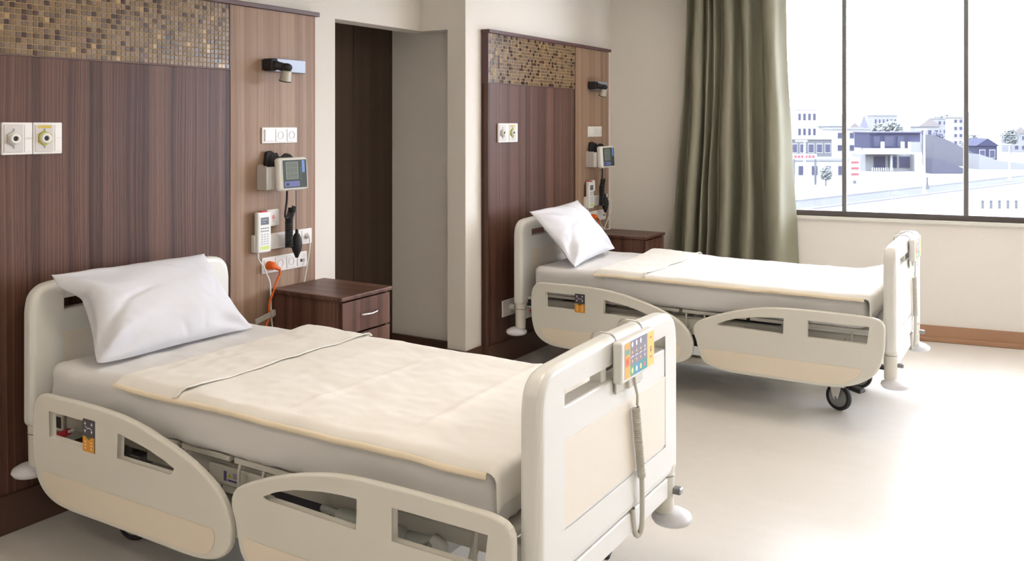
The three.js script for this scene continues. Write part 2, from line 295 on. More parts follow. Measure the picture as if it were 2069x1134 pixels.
// ───────────── the two bed bays: panels and what hangs on them (built for the near bay, copied to the far one) ─────────────
const BAY = [3.06, 0, 0.355], PF = -3.505;                       // shift to the far bay; front of the near wood panel
const tileGeo = [0, 1].map((k) => { const g = new RoundedBoxGeometry(0.0204, 0.0204, 0.006, 1, 0.0012 + 0.0006 * k); return metres(g); });
function wallPanel(near) {
  const t = thing('wall_panel', near ? 'walnut bedhead wall panel behind the near bed, mosaic band on top' : 'walnut bedhead wall panel behind the far bed, beside the curtained window', 'wall panel', [1.82, 0, W1]);
  const d = PF - W1;                                              // local: x along, z out of the wall
  mesh('main_board', box(0, 0.15, 0.002, 1.24, 1.872, d, 0.002), M.darkWood, t).userData.label = 'dark walnut board';
  mesh('side_board', box(1.244, 0.15, 0.002, 1.832, 2.2, d, 0.002), M.lightWood, t).userData.label = 'paler walnut board carrying the sockets';
  mesh('edge_strip', box(1.832, 0.15, 0.002, 1.84, 2.2, d, 0.001), M.edge, t);
  mesh('top_trim', box(-0.004, 2.2, 0.002, 1.863, 2.224, d + 0.014, 0.003), M.trim, t);
  mesh('plinth', box(0, 0, 0.002, 1.84, 0.15, d + 0.016, 0.003), M.base, t);
  mesh('mosaic_edging', join(box(0, 1.872, 0.002, 1.244, 1.878, d + 0.001, 0.001), box(1.238, 1.878, 0.002, 1.244, 2.2, d + 0.001, 0.001), box(0, 1.878, 0.002, 0.006, 2.2, d + 0.001, 0.001)), M.trim, t);
  mesh('mosaic_bed', box(0.006, 1.878, 0.002, 1.238, 2.2, d - 0.0042, 0), M.grout, t).userData.label = 'pale grout between the mosaic tiles';
  const tiles = [];
  for (let j = 0; j < 14; j++) for (let i = 0; i < 53; i++) {
    const x = 0.0105 + 0.0116 + i * 0.02325, y = 1.8785 + 0.0113 + j * 0.02295, r = rnd();
    const m = r < 0.12 ? 5 + ((rnd() * 2) | 0) : r < 0.15 ? 7 : r < 0.2 ? 8 : (rnd() * 5) | 0;
    tiles.push({ x: x - 0.004, y, z: d - 0.0055 + rnd() * 0.0015, m, a: (rnd() - 0.5) * 0.03 });
  }
  const shown = new Set();
  if (near) {
    const seen = tiles.filter((q) => { const X = q.x + 1.82, D = 0.8545 * X - 0.5196 * PF, R = 0.5196 * X + 0.8545 * PF; q.D = D; return R / D * 1800 + 1034 > -4 && 252 - 1800 * (q.y - 1.6) / D > -4; });
    seen.sort((a, b) => a.D - b.D).slice(0, 300).forEach((q) => shown.add(q));
  }
  const rest = M.tiles.map(() => []);
  for (const q of tiles) {
    if (shown.has(q)) { const m = mesh('mosaic_tile', tileGeo[q.m & 1], M.tiles[q.m], t); m.position.set(q.x, q.y, q.z); m.rotation.z = q.a; } else rest[q.m].push(q);
  }
  const parts = [], mats = [];
  rest.forEach((l, m) => { if (l.length) { parts.push(join(l.map((q) => tileGeo[m & 1].clone().rotateZ(q.a).translate(q.x, q.y, q.z)))); mats.push(M.tiles[m]); } });
  const g = mergeGeometries(parts, true), o = mesh('mosaic_tiles', g, mats, t); o.userData.kind = 'stuff';
  return t;
}
wallPanel(true);
const wp2 = wallPanel(false); wp2.position.add(v3(BAY));

// wall fittings: local origin on the panel's face
function fit(name, label, cat, x, y, group) { return thing(name, label, cat, [x, y, PF], group); }
function gasOutlet() {
  const t = fit('gas_outlet', 'white double medical gas outlet, one port ringed yellow, on the near dark panel', 'gas outlet', 2.05, 1.545);
  const o = (x, ring) => {
    const p = mesh('housing', box(x - 0.061, -0.064, 0, x + 0.061, 0.064, 0.014, 0.004), M.socket, t);
    mesh('face_plate', box(x - 0.054, -0.055, 0.012, x + 0.022, 0.055, 0.017, 0.002), S(0xcfcac6, { roughness: 0.4 }), p);
    mesh('side_flap', join(box(x + 0.028, -0.054, 0.012, x + 0.056, -0.002, 0.0165, 0.002), box(x + 0.028, 0.001, 0.012, x + 0.056, 0.054, 0.0165, 0.002)), M.socket, p);
    const hex = new THREE.CylinderGeometry(0.03, 0.031, 0.008, 6).rotateX(Math.PI / 2).translate(x - 0.016, 0, 0.02);
    mesh('port_ring', hex, ring, p);
    mesh('port', new THREE.LatheGeometry([[0.010, 0.006], [0.010, 0.011], [0.014, 0.014], [0.021, 0.012], [0.023, 0]].map(([a, b]) => new THREE.Vector2(a, b)), 28).rotateX(Math.PI / 2).translate(x - 0.016, 0, 0.021), M.plasticWhite, p);
    mesh('port_bore', new THREE.CylinderGeometry(0.0105, 0.0105, 0.006, 20).rotateX(Math.PI / 2).translate(x - 0.016, 0, 0.026), M.black, p);
    for (const y of [-0.036, 0.036]) mesh('screw', new THREE.CylinderGeometry(0.0035, 0.0035, 0.003, 10).rotateX(Math.PI / 2).translate(x - 0.016, y, 0.018), M.greyMetal, p);
    return p;
  };
  o(-0.062, S(0xc9c5c2)); const y = o(0.063, S(0xb3b03c));
  mesh('yellow_label', box(0.02, 0.041, 0.0165, 0.075, 0.052, 0.0178, 0.0004), S(0xcfb443), y);
  return t;
}
dup(gasOutlet(), BAY, 'white double medical gas outlet on the far bed’s dark panel');

function readingLamp() {
  const t = fit('reading_lamp', 'small swivel reading lamp with grey wall box high above the near cabinet', 'lamp', 3.40, 1.91);
  mesh('wall_box', box(-0.09, -0.034, 0, 0.135, 0.036, 0.05, 0.004), M.lampGrey, t);
  mesh('swivel_arm', join(box(-0.135, -0.03, 0.004, -0.085, 0.032, 0.075, 0.01), rod([-0.11, 0.0, 0.07], [-0.075, -0.015, 0.105], 0.022), new THREE.SphereGeometry(0.03, 20, 14).scale(1.1, 0.75, 1.1).translate(-0.068, -0.014, 0.11)), M.black, t);
  const h = mesh('lamp_head', new THREE.LatheGeometry([[0.001, 0], [0.024, 0], [0.026, -0.005], [0.030, -0.052], [0.0315, -0.056], [0.0295, -0.058], [0.026, -0.05], [0.001, -0.046]].map(([a, b]) => new THREE.Vector2(a, b)), 32), M.lampHead, t);
  h.position.set(-0.066, -0.028, 0.113); h.rotation.set(0.25, 0, 0.06);
  mesh('rim', new THREE.TorusGeometry(0.0295, 0.003, 10, 36).rotateX(Math.PI / 2).translate(0, -0.057, 0), M.dark, h);
  mesh('lens', new THREE.CylinderGeometry(0.025, 0.025, 0.003, 28).translate(0, -0.05, 0), S(0xd8d2c0, { roughness: 0.2 }), h);
  return t;
}
dup(readingLamp(), BAY, 'small swivel reading lamp high on the pale board behind the far bed');

const roundSocket = (x, y, p) => {
  const s = mesh('socket_well', new THREE.LatheGeometry([[0.0205, 0.002], [0.0195, 0.0035], [0.018, 0.002], [0.0165, -0.006], [0.0005, -0.006]].map(([a, b]) => new THREE.Vector2(a, b)), 28).rotateX(Math.PI / 2).translate(x, y, 0.012), S(0xdcd9d5, { roughness: 0.35 }), p);
  return s;
};
// a moulded frame with square inserts; kinds: s socket, b blank, d data jack, r rocker
function socketStrip(label, x, y, kinds, w = 0.081, h = 0.084, cat = 'socket plate', group) {
  const n = kinds.length, W = w * n, t = fit('socket_plate', label, cat, x, y, group);
  mesh('frame', box(-W / 2 - 0.003, -h / 2, 0, W / 2 + 0.003, h / 2, 0.009, 0.004), M.socket, t);
  [...kinds].forEach((k, i) => {
    const cx = -W / 2 + w * (i + 0.5), a = w / 2 - 0.008, c = mesh('insert', box(cx - a, -h / 2 + 0.009, 0.006, cx + a, h / 2 - 0.009, 0.0125, 0.002), S(0xebe8e4, { roughness: 0.3 }), t);
    if (k === 's') roundSocket(cx, 0, c);
    if (k === 'r') mesh('rocker', box(cx - a + 0.004, -h / 2 + 0.013, 0.011, cx + a - 0.004, h / 2 - 0.013, 0.016, 0.002).rotateX(0.02), M.socket, c);
    if (k === 'd') { mesh('jack', box(cx - 0.012, -0.012, 0.011, cx + 0.002, 0.004, 0.0145, 0.001), M.dark, c); mesh('jack', box(cx + 0.006, -0.012, 0.011, cx + 0.02, 0.004, 0.0145, 0.001), S(0xb8b5b3), c); }
    if (k === 'n') { mesh('jack_ring', new THREE.TorusGeometry(0.014, 0.0028, 8, 28).translate(cx, 0.002, 0.013), M.socketHole, c); mesh('jack', new THREE.CylinderGeometry(0.006, 0.006, 0.004, 14).rotateX(Math.PI / 2).translate(cx, 0.002, 0.013), M.dark, c); }
  });
  return t;
}
dup(socketStrip('white triple plate with rocker and two sockets above the near blood pressure monitor', 3.389, 1.544, 'rss'), BAY, 'white triple plate above the far blood pressure monitor');
dup(socketStrip('white four-gang connection plate right of the near phone handset', 3.452, 0.989, 'bbbn', 0.0855), BAY, 'white four-gang connection plate right of the far phone handset');
dup(socketStrip('lower white four-gang plate with the orange plug, beside the near cabinet', 3.426, 0.867, 'sssd', 0.0795), BAY, 'lower white four-gang plate with the orange plug, behind the far pillow');

function phone() {
  const t = fit('phone_handset', 'white nurse call handset with keypad in a wall holder by the near bed', 'phone', 3.244, 0.945);
  mesh('holder', box(-0.05, 0.0, 0, 0.05, 0.09, 0.03, 0.006), M.plasticWhite, t);
  const h = mesh('handset', box(-0.046, -0.003, 0.02, 0.047, 0.207, 0.048, 0.009, 3), M.plasticWhite, t);
  const f = new THREE.PlaneGeometry(0.076, 0.19).translate(0.001, 0.1, 0.0487); mesh('keypad', f, M.phonePad, h);
  mesh('call_button', box(-0.022, 0.203, 0.024, 0.022, 0.212, 0.046, 0.003), M.red, h);
  return t;
}
dup(phone(), BAY, 'white nurse call handset hanging by the far pillow');
function callUnit() {
  const t = fit('call_unit', 'small white call button unit with a red symbol, next to the near handset', 'call button', 3.335, 1.113);
  const b = mesh('body', box(-0.046, -0.044, 0, 0.043, 0.044, 0.016, 0.006), M.plasticWhite, t);
  mesh('face', new THREE.PlaneGeometry(0.072, 0.07).translate(-0.001, 0, 0.0165), M.callFace, b);
  return t;
}
dup(callUnit(), BAY, 'small white call button unit beside the far handset');

function bpMonitor() {
  const t = fit('blood_pressure_monitor', 'white wall blood pressure monitor with black cuff and basket over the near handset', 'monitor', 3.345, 1.343);
  const bk = mesh('basket', join(box(-0.108, -0.075, 0.002, 0.09, 0.05, 0.007, 0.002), box(-0.112, -0.078, 0.068, 0.09, 0.04, 0.073, 0.003), box(-0.112, -0.078, 0.002, -0.107, 0.045, 0.072, 0.002), box(0.085, -0.078, 0.002, 0.09, 0.045, 0.072, 0.002), box(-0.11, -0.078, 0.002, 0.09, -0.073, 0.072, 0.002)), M.clear, t);
  for (const x of [-0.085, -0.06, -0.035]) mesh('rib', box(x - 0.003, -0.07, 0.072, x + 0.003, 0.032, 0.0755, 0.0015), S(0xd6d1cc), bk);
  const cuff = (pts, w) => extrude(poly(pts, 0.008), w, 0.004).rotateY(-0.35);
  mesh('cuff', join(cuff([[-0.085, -0.04], [-0.06, 0.115], [-0.035, 0.122], [0.02, 0.085], [0.05, 0.108], [0.075, 0.1], [0.1, 0.07], [0.1, -0.02]], 0.03).translate(0, 0, 0.02), cuff([[-0.07, -0.04], [-0.055, 0.1], [-0.02, 0.112], [0.0, 0.06], [0.02, -0.03]], 0.016).translate(0.01, 0, 0.043)), M.black, t);
  mesh('arm', rod([0.03, 0.0, 0.0], [0.02, 0.0, 0.09], 0.014), M.plasticWhite, t);
  const b = new THREE.Group(); b.name = 'display_unit'; b.position.set(0.018, 0.001, 0.125); b.rotation.set(-0.06, -0.22, 0); t.add(b);
  mesh('case', box(-0.09, -0.086, -0.035, 0.09, 0.086, 0.012, 0.018, 4), M.plasticWhite, b);
  mesh('screen', new THREE.PlaneGeometry(0.142, 0.145).translate(0.006, 0.0, 0.0127), M.bpScreen, b);
  mesh('bezel', join(box(-0.069, 0.0725, 0.008, 0.081, 0.0765, 0.0145, 0.001), box(-0.069, -0.0765, 0.008, 0.081, -0.0725, 0.0145, 0.001), box(-0.069, -0.0725, 0.008, -0.065, 0.0725, 0.0145, 0.001), box(0.077, -0.0725, 0.008, 0.081, 0.0725, 0.0145, 0.001)), M.plasticWhite, b);
  // hose, coiled part, inflation bulb
  const hose = mesh('hose', tube([[0.02, -0.08, 0.085], [0.017, -0.14, 0.085], [0.01, -0.215, 0.08], [0.03, -0.232, 0.075], [0.063, -0.205, 0.07], [0.077, -0.172, 0.07]], 0.0055, 60), M.black, t);
  const c = []; for (let i = 0; i <= 260; i++) { const a = i / 260, q = a * 22 * 2 * Math.PI; c.push([lerp(0.078, 0.055, smooth(0, 0.35, a)) + 0.017 * Math.cos(q), lerp(-0.18, -0.39, a), 0.062 + 0.017 * Math.sin(q)]); }
  mesh('coil', tube(c, 0.0048, 520, 6), M.black, hose);
  mesh('tube', tube([[0.1, -0.08, 0.07], [0.104, -0.2, 0.066], [0.103, -0.315, 0.066]], 0.0028, 24, 6), S(0x77706e), t);
  mesh('bulb', new THREE.LatheGeometry([[0.001, -0.075], [0.008, -0.074], [0.012, -0.062], [0.024, -0.035], [0.029, -0.005], [0.026, 0.025], [0.015, 0.05], [0.009, 0.056], [0.008, 0.075], [0.001, 0.076]].map(([a, b]) => new THREE.Vector2(a, b)), 28).translate(0.104, -0.375, 0.07), M.black, t);
  return t;
}
dup(bpMonitor(), BAY, 'white wall blood pressure monitor with black cuff beside the far curtain');

{ // orange mains lead of the near bed, white call lead, white lead behind the cabinet
  const t = thing('power_cord', 'orange power cord plugged into the lower near plate and hanging by the cabinet', 'power cord', [3.30, 0.858, PF]);
  const pl = mesh('plug', join(new THREE.CylinderGeometry(0.022, 0.024, 0.03, 24).rotateX(Math.PI / 2).translate(0.005, 0.008, 0.028), rod([0.005, 0.008, 0.042], [0.05, -0.016, 0.05], 0.015, 0.008), new THREE.SphereGeometry(0.02, 18, 12).translate(0.006, 0.008, 0.042)), M.orange, t);
  mesh('cable', tube([[0.045, -0.014, 0.049], [0.05, -0.04, 0.047], [0.03, -0.075, 0.045], [0.0, -0.14, 0.045], [-0.02, -0.18, 0.045], [-0.026, -0.25, 0.045], [-0.048, -0.3, 0.047], [-0.062, -0.36, 0.045], [-0.075, -0.45, 0.03]], 0.0058, 70), M.orange, t);
  const o2 = dup(t, BAY, 'orange power cord plugged in behind the far pillow'); o2.position.x += 0.02;
  const w = thing('cable_lead', 'thin white call cord hanging from the near handset', 'cord', [3.212, 0.945, PF]);
  mesh('cable', tube([[0.0, 0.004, 0.035], [0.004, -0.035, 0.036], [0.035, -0.073, 0.036], [0.054, -0.11, 0.037], [0.078, -0.16, 0.036], [0.084, -0.215, 0.037], [0.083, -0.28, 0.04], [0.08, -0.32, 0.045], [0.084, -0.37, 0.045], [0.09, -0.41, 0.045]], 0.0042, 70), M.plasticWhite, w);
  mesh('strain_relief', rod([0.0, -0.012, 0.035], [0.0, 0.004, 0.035], 0.0055), M.plasticWhite, w);
  const w2 = dup(w, BAY, 'thin white call cord hanging from the far handset');
  const c = thing('cable_clip', 'flat grey plastic cable clip across the orange and white cords by the near cabinet', 'cable clip', [3.24, 0.615, PF]);
  mesh('strap', box(-0.07, -0.014, 0.055, 0.07, 0.014, 0.062, 0.003).rotateZ(0.2), S(0xb9b2a6, { roughness: 0.4 }), c);
  mesh('buckle', box(0.035, -0.018, 0.052, 0.062, 0.018, 0.066, 0.003).rotateZ(0.2), S(0xaaa398, { roughness: 0.4 }), c);
  const r = thing('cable_lead', 'white cable dropping from the near connection plate behind the cabinet', 'cord', [3.565, 0.99, PF]);
  mesh('plug', rod([0.015, 0.0, 0.012], [0.016, -0.002, 0.036], 0.009, 0.007), M.plasticWhite, r);
  mesh('cable', tube([[0.016, -0.002, 0.034], [0.017, -0.05, 0.036], [0.012, -0.11, 0.03], [-0.004, -0.2, 0.025], [-0.012, -0.25, 0.02]], 0.004, 40), M.plasticWhite, r);
  const f = thing('cable_lead', 'white cable looping from the far plate down onto the far cabinet', 'cord', [6.64, 0.99, PF + 0.355]);
  mesh('plug', rod([0.0, 0.0, 0.012], [0.002, -0.002, 0.036], 0.009, 0.007), M.plasticWhite, f);
  mesh('cable', tube([[0.002, -0.002, 0.034], [0.045, 0.0, 0.036], [0.05, -0.08, 0.036], [0.0, -0.15, 0.036], [-0.08, -0.225, 0.04], [-0.1, -0.238, 0.05]], 0.004, 50), M.plasticWhite, f);
  const q = thing('cable_lead', 'white cable from the lower far plate to the far cabinet top', 'cord', [6.47, 0.85, PF + 0.355]);
  mesh('plug', rod([0.0, 0.0, 0.012], [0.0, -0.002, 0.034], 0.012, 0.008), M.plasticWhite, q);
  mesh('cable', tube([[0, -0.002, 0.032], [0.02, -0.03, 0.036], [0.055, -0.075, 0.036], [0.085, -0.095, 0.05], [0.13, -0.098, 0.07]], 0.004, 40), M.plasticWhite, q);
}
{ // low mains socket beside the far bed's head
  const t = thing('wall_socket', 'single white socket with a white plug, low on the far panel', 'socket', [5.125, 0.367, PF + 0.355]);
  mesh('frame', box(-0.08, -0.055, 0, 0.08, 0.055, 0.012, 0.005), M.socket, t);
  roundSocket(0.02, 0, t);
  mesh('plug', join(new THREE.CylinderGeometry(0.019, 0.021, 0.035, 24).rotateX(Math.PI / 2).translate(0.02, 0, 0.03), rod([0.02, 0, 0.04], [0.07, 0, 0.052], 0.012, 0.007)), M.plasticWhite, t);
  mesh('cable', tube([[0.065, 0, 0.051], [0.11, 0.0, 0.06], [0.16, 0.01, 0.075], [0.2, 0.02, 0.1]], 0.005, 24), M.plasticWhite, t);
}

// ───────────── bedside cabinets ─────────────
function cabinet() {
  const t = thing('bedside_cabinet', 'dark walnut bedside cabinet with chrome handles between near bed and door', 'cabinet', [3.314, 0, -3.485]);
  const W = 0.388, D = 0.49, H = 0.745, b = 0.02;
  mesh('carcass', join(box(0.008, 0.03, 0.002, 0.024, H - 0.022, D - 0.024, 0.001), box(W - 0.024, 0.03, 0.002, W - 0.008, H - 0.022, D - 0.024, 0.001), box(0.024, 0.03, 0.002, W - 0.024, H - 0.022, 0.012, 0), box(0.024, 0.03, 0.012, W - 0.024, 0.046, D - 0.03, 0)), M.cabWood, t);
  mesh('top', box(-0.004, H - 0.022, 0, W + 0.006, H, D, 0.006, 3), M.cabWood, t);
  mesh('base', box(0.02, 0, 0.02, W - 0.02, 0.03, D - 0.04, 0.002), M.dark, t);
  const rows = [[0.555, 0.715, 'drawer'], [0.385, 0.545, 'drawer'], [0.04, 0.375, 'door']];
  for (const [y0, y1, nm] of rows) {
    const f = mesh(nm, box(0.01, y0, D - 0.024, W - 0.01, y1, D - 0.006, 0.002), M.cabWood, t), y = nm === 'door' ? y1 - 0.06 : (y0 + y1) / 2 + 0.005;
    mesh('handle', tube([[0.14, y, D - 0.008], [0.145, y - 0.001, D + 0.012], [0.2, y - 0.003, D + 0.02], [0.255, y - 0.001, D + 0.012], [0.26, y, D - 0.008]], 0.0052, 40, 10, 0.3), M.chrome, f);
  }
  return t;
}
dup(cabinet(), [2.98, 0, 0.355], 'dark walnut bedside cabinet in the corner behind the far bed, by the curtain'); 

// ───────────── hospital beds ─────────────
const O1 = [1.97, 0, -3.43], O2 = [4.96, 0, -3.01], BW = 0.97;
const asRail = (g, x) => g.rotateY(-Math.PI / 2).translate(x, 0, 0);          // shape (z, y), thickness towards -x
const headOut = [[0.185, 0.572], [0.215, 0.597], [0.342, 0.604], [0.491, 0.606], [0.615, 0.603], [0.701, 0.597], [0.809, 0.581], [0.897, 0.56], [0.975, 0.54], [1.05, 0.515], [1.124, 0.483], [1.182, 0.446], [1.217, 0.406], [1.238, 0.362], [1.242, 0.317], [1.233, 0.279], [1.21, 0.25], [1.175, 0.229], [1.12, 0.214], [1.043, 0.207], [0.849, 0.207], [0.598, 0.207], [0.39, 0.207], [0.305, 0.216], [0.241, 0.241], [0.201, 0.279], [0.181, 0.326], [0.170, 0.393], [0.168, 0.48], [0.172, 0.54]];
const footOut = [[1.243, 0.439], [1.262, 0.47], [1.338, 0.508], [1.453, 0.549], [1.558, 0.576], [1.655, 0.594], [1.763, 0.603], [1.894, 0.606], [2.022, 0.606], [2.13, 0.604], [2.21, 0.6], [2.252, 0.587], [2.268, 0.562], [2.27, 0.53], [2.266, 0.43], [2.25, 0.36], [2.215, 0.3], [2.15, 0.252], [2.08, 0.224], [2.0, 0.211], [1.829, 0.208], [1.628, 0.208], [1.453, 0.21], [1.367, 0.222], [1.31, 0.246], [1.28, 0.283], [1.268, 0.331], [1.258, 0.371], [1.244, 0.405]];
function rail(kind) {
  const sh = smoothShape(kind === 'head' ? headOut : footOut, 120), hole = (p, r) => sh.holes.push(poly(p, r, new THREE.Path()));
  if (kind === 'head') { hole([[0.265, 0.556], [0.555, 0.556], [0.545, 0.443], [0.27, 0.443]], 0.014); hole([[0.671, 0.548], [0.768, 0.535], [0.849, 0.521], [0.928, 0.501], [0.99, 0.48], [0.963, 0.443], [0.667, 0.443]], 0.014); } else { hole([[1.362, 0.472], [1.43, 0.505], [1.51, 0.53], [1.614, 0.547], [1.70, 0.555], [1.765, 0.556], [1.762, 0.45], [1.488, 0.456], [1.4, 0.457]], 0.014); hole([[1.872, 0.56], [2.205, 0.56], [2.19, 0.45], [1.872, 0.45]], 0.014); }
  const g = asRail(extrude(sh, 0.027, 0.009, 4, 6), -0.03);
  const inset = kind === 'head' ? [[0.236, 0.323], [1.168, 0.323], [1.172, 0.285], [1.15, 0.245], [1.10, 0.227], [0.39, 0.222], [0.305, 0.236], [0.256, 0.272]] : [[1.298, 0.328], [2.168, 0.328], [2.13, 0.275], [2.06, 0.236], [1.98, 0.226], [1.46, 0.226], [1.365, 0.24], [1.315, 0.27]];
  return { g, inset: asRail(extrude(poly(inset, 0.02), 0.004, 0.0015, 2, 6), -0.0565) };
}
const RAILS = { head: rail('head'), foot: rail('foot') };
function endBoard(parent, name, z0, y) {           // y lifts the whole board; built facing +z, thickness ~7 cm
  const outer = [[0.0, 0.41], [0.0, 0.87], [0.012, 0.925], [0.05, 0.958], [0.1, 0.966], [0.3, 0.972], [BW / 2, 0.975], [BW - 0.3, 0.972], [BW - 0.1, 0.966], [BW - 0.05, 0.958], [BW - 0.012, 0.925], [BW, 0.87], [BW, 0.41]];
  const sh = poly(outer, 0.03);
  sh.holes.push(poly([[0.11, 0.5], [0.11, 0.918], [BW - 0.095, 0.918], [BW - 0.095, 0.5]], 0.014, new THREE.Path()));
  const b = mesh(name, extrude(sh, 0.066, 0.022, 5, 8).translate(0, y, z0), M.plasticWhite, parent);
  mesh('panel', box(0.06, 0.412 + y, z0 + 0.008, BW - 0.055, 0.852 + y, z0 + 0.0635, 0.008, 3), M.plasticWhite, b);
  for (const k of [0.0065, 0.0622]) mesh('inset_panel', box(0.118, 0.53 + y, z0 + k, BW - 0.098, 0.76 + y, z0 + k + 0.003, 0.0014), M.creamPale, b).userData.label = 'cream inset panel';
  for (const x of [0.385, BW - 0.385 - 0.035]) mesh('grip_divider', box(x, 0.836 + y, z0 + 0.012, x + 0.035, 0.922 + y, z0 + 0.054, 0.008), M.plasticWhite, b);
  return b;
}
function makeBed() {
  const t = thing('hospital_bed', 'cream hospital bed nearest the camera, its footboard and raised side rails in front', 'bed', O1);
  endBoard(t, 'headboard', 0.0, 0.015); endBoard(t, 'footboard', 2.25, -0.005);
  // lower posts, cross bars and bumper wheels under each end board
  for (const [z, s] of [[0.033, -1], [2.283, 1]]) {
    mesh('end_bar', box(0.075, 0.328, z - 0.024, BW - 0.075, 0.398, z + 0.026, 0.006), M.plasticWhite, t);
    for (const x of [0.045, BW - 0.045]) {
      const p = mesh('corner_post', join(new THREE.CylinderGeometry(0.036, 0.033, 0.16, 24).translate(x, 0.352, z), new THREE.CylinderGeometry(0.026, 0.026, 0.06, 20).translate(x, 0.41, z)), M.plastic, t);
      mesh('seam_ring', new THREE.TorusGeometry(0.0355, 0.002, 6, 28).rotateX(Math.PI / 2).translate(x, 0.398, z), M.greyMetal, p);
      mesh('bumper_wheel', new THREE.LatheGeometry([[0.001, 0.0], [0.04, 0.0], [0.062, 0.006], [0.07, 0.018], [0.066, 0.03], [0.046, 0.042], [0.03, 0.048], [0.001, 0.049]].map(([a, b]) => new THREE.Vector2(a, b)), 32).translate(x + (x < 0.5 ? -0.015 : 0.015), 0.228, z + s * 0.022), S(0xe8e8ec, { roughness: 0.4 }), t);
      if (s > 0) mesh('lock_lever', box(x - 0.008, 0.335, z + 0.03, x + 0.022, 0.358, z + 0.062, 0.006), M.greyMetal, t);
    }
  }
  // side rails
  for (const k of ['head', 'foot']) for (const side of [0, 1]) {
    const r = mesh('side_rail', RAILS[k].g, M.plastic, t); r.userData.label = k + ' end side rail';
    if (side) { r.scale.x = -1; r.position.x = BW; }
    mesh('inset_panel', RAILS[k].inset, M.cream, r);
    const zs = k === 'head' ? [0.42, 0.98] : [1.5, 2.05];
    for (const z of zs) mesh('rail_arm', tube([[-0.026, 0.34, z], [0.03, 0.33, z], [0.075, 0.37, z], [0.11, 0.44, z]], 0.013, 20, 8), M.frame, r);
    if (k === 'head') {
      const g = box(-0.0585, 0.441, 0.482, -0.045, 0.558, 0.553, 0.004), face = new THREE.PlaneGeometry(0.067, 0.113).rotateY(-Math.PI / 2).translate(-0.0592, 0.4995, 0.5175);
      mesh('control_pad', g, M.dark, r); mesh('button_face', face, M.railPad, r);
    }
  }
  // lying surface and upper frame
  for (const [a, b] of [[0.12, 0.86], [0.88, 1.12], [1.14, 1.52], [1.54, 2.2]]) mesh('mattress_platform', join(box(0.05, 0.492, a, BW - 0.05, 0.508, b, 0.005), box(0.045, 0.492, a, 0.06, 0.512, b, 0.004), box(BW - 0.06, 0.492, a, BW - 0.045, 0.512, b, 0.004)), M.frame, t);
  mesh('upper_frame', join(box(0.10, 0.412, 0.06, 0.14, 0.462, 2.25, 0.005), box(BW - 0.14, 0.412, 0.06, BW - 0.10, 0.462, 2.25, 0.005), ...[0.09, 0.62, 1.13, 1.68, 2.2].map((z) => box(0.1, 0.416, z, BW - 0.1, 0.458, z + 0.04, 0.004))), M.frame, t);
  for (const z of [0.9, 1.165, 1.275, 2.09]) mesh('retaining_hook', tube([[0.055, 0.5, z], [0.045, 0.47, z], [0.045, 0.40, z], [0.06, 0.385, z + 0.006], [0.08, 0.405, z + 0.012]], 0.0055, 20, 8), M.frame, t);
  const cb = mesh('control_box', join(box(0.085, 0.39, 0.97, 0.125, 0.452, 1.235, 0.006), box(0.10, 0.355, 1.02, 0.14, 0.392, 1.19, 0.006)), M.plastic, t);
  mesh('sticker', new THREE.PlaneGeometry(0.07, 0.04).rotateY(-Math.PI / 2).translate(0.0844, 0.42, 1.08), M.boxLabel, cb);
  mesh('cable_tray', box(0.07, 0.4, 0.66, 0.13, 0.44, 0.9, 0.008), M.frame, t);
  // drives
  mesh('motor', join(box(0.1, 0.335, 0.44, 0.2, 0.43, 0.53, 0.012), rod([0.15, 0.38, 0.5], [0.2, 0.33, 0.86], 0.024), new THREE.CylinderGeometry(0.034, 0.034, 0.05, 24).rotateZ(Math.PI / 2).translate(0.09, 0.39, 0.475), box(0.085, 0.355, 0.54, 0.15, 0.395, 0.6, 0.006)), M.greyMetal, t);
  mesh('actuator', join(rod([0.14, 0.388, 1.45], [0.15, 0.376, 1.53], 0.011), rod([0.15, 0.376, 1.51], [0.17, 0.358, 1.66], 0.022, 0.042), rod([0.17, 0.358, 1.66], [0.17, 0.362, 1.76], 0.042, 0.03), rod([0.17, 0.362, 1.76], [0.165, 0.375, 1.86], 0.015)), M.motor, t).position.set(-0.065, 0.03, 0.05);
  mesh('actuator_bracket', tube([[0.15, 0.385, 1.865], [0.15, 0.37, 1.90], [0.15, 0.32, 1.895], [0.155, 0.26, 1.86], [0.17, 0.2, 1.85]], 0.019, 24, 10), M.motor, t).position.set(-0.065, 0.03, 0.05);
  mesh('pivot_pin', new THREE.CylinderGeometry(0.011, 0.011, 0.07, 18).rotateZ(Math.PI / 2).translate(0.145, 0.376, 1.865), M.chrome, t).position.set(-0.065, 0.03, 0.05);
  const lv = mesh('release_lever', rod([0.10, 0.375, 0.085], [0.085, 0.412, 0.175], 0.018, 0.012), M.red, t);
  mesh('lever_rod', rod([0.085, 0.412, 0.175], [0.08, 0.432, 0.225], 0.0065), M.plasticWhite, lv);
  mesh('motor_housing', box(0.27, 0.24, 1.05, 0.8, 0.40, 1.62, 0.03, 3), S(0x2a2c3e, { roughness: 0.5 }), t);
  mesh('junction_box', box(0.2, 0.25, 0.1, 0.75, 0.39, 0.4, 0.02), M.dark, t);
  const kb = mesh('connector_box', box(0.085, 0.40, 0.045, 0.125, 0.47, 0.135, 0.006), M.frame, t); mesh('connector_face', box(0.0835, 0.413, 0.058, 0.09, 0.457, 0.122, 0.002), M.dark, kb);
  // lifting arms and wheeled base
  for (const x of [0.33, BW - 0.33]) for (const z of [0.62, 1.45]) mesh('lift_arm', rod([x, 0.19, z], [x, 0.44, z + 0.3], 0.024), M.frame, t);
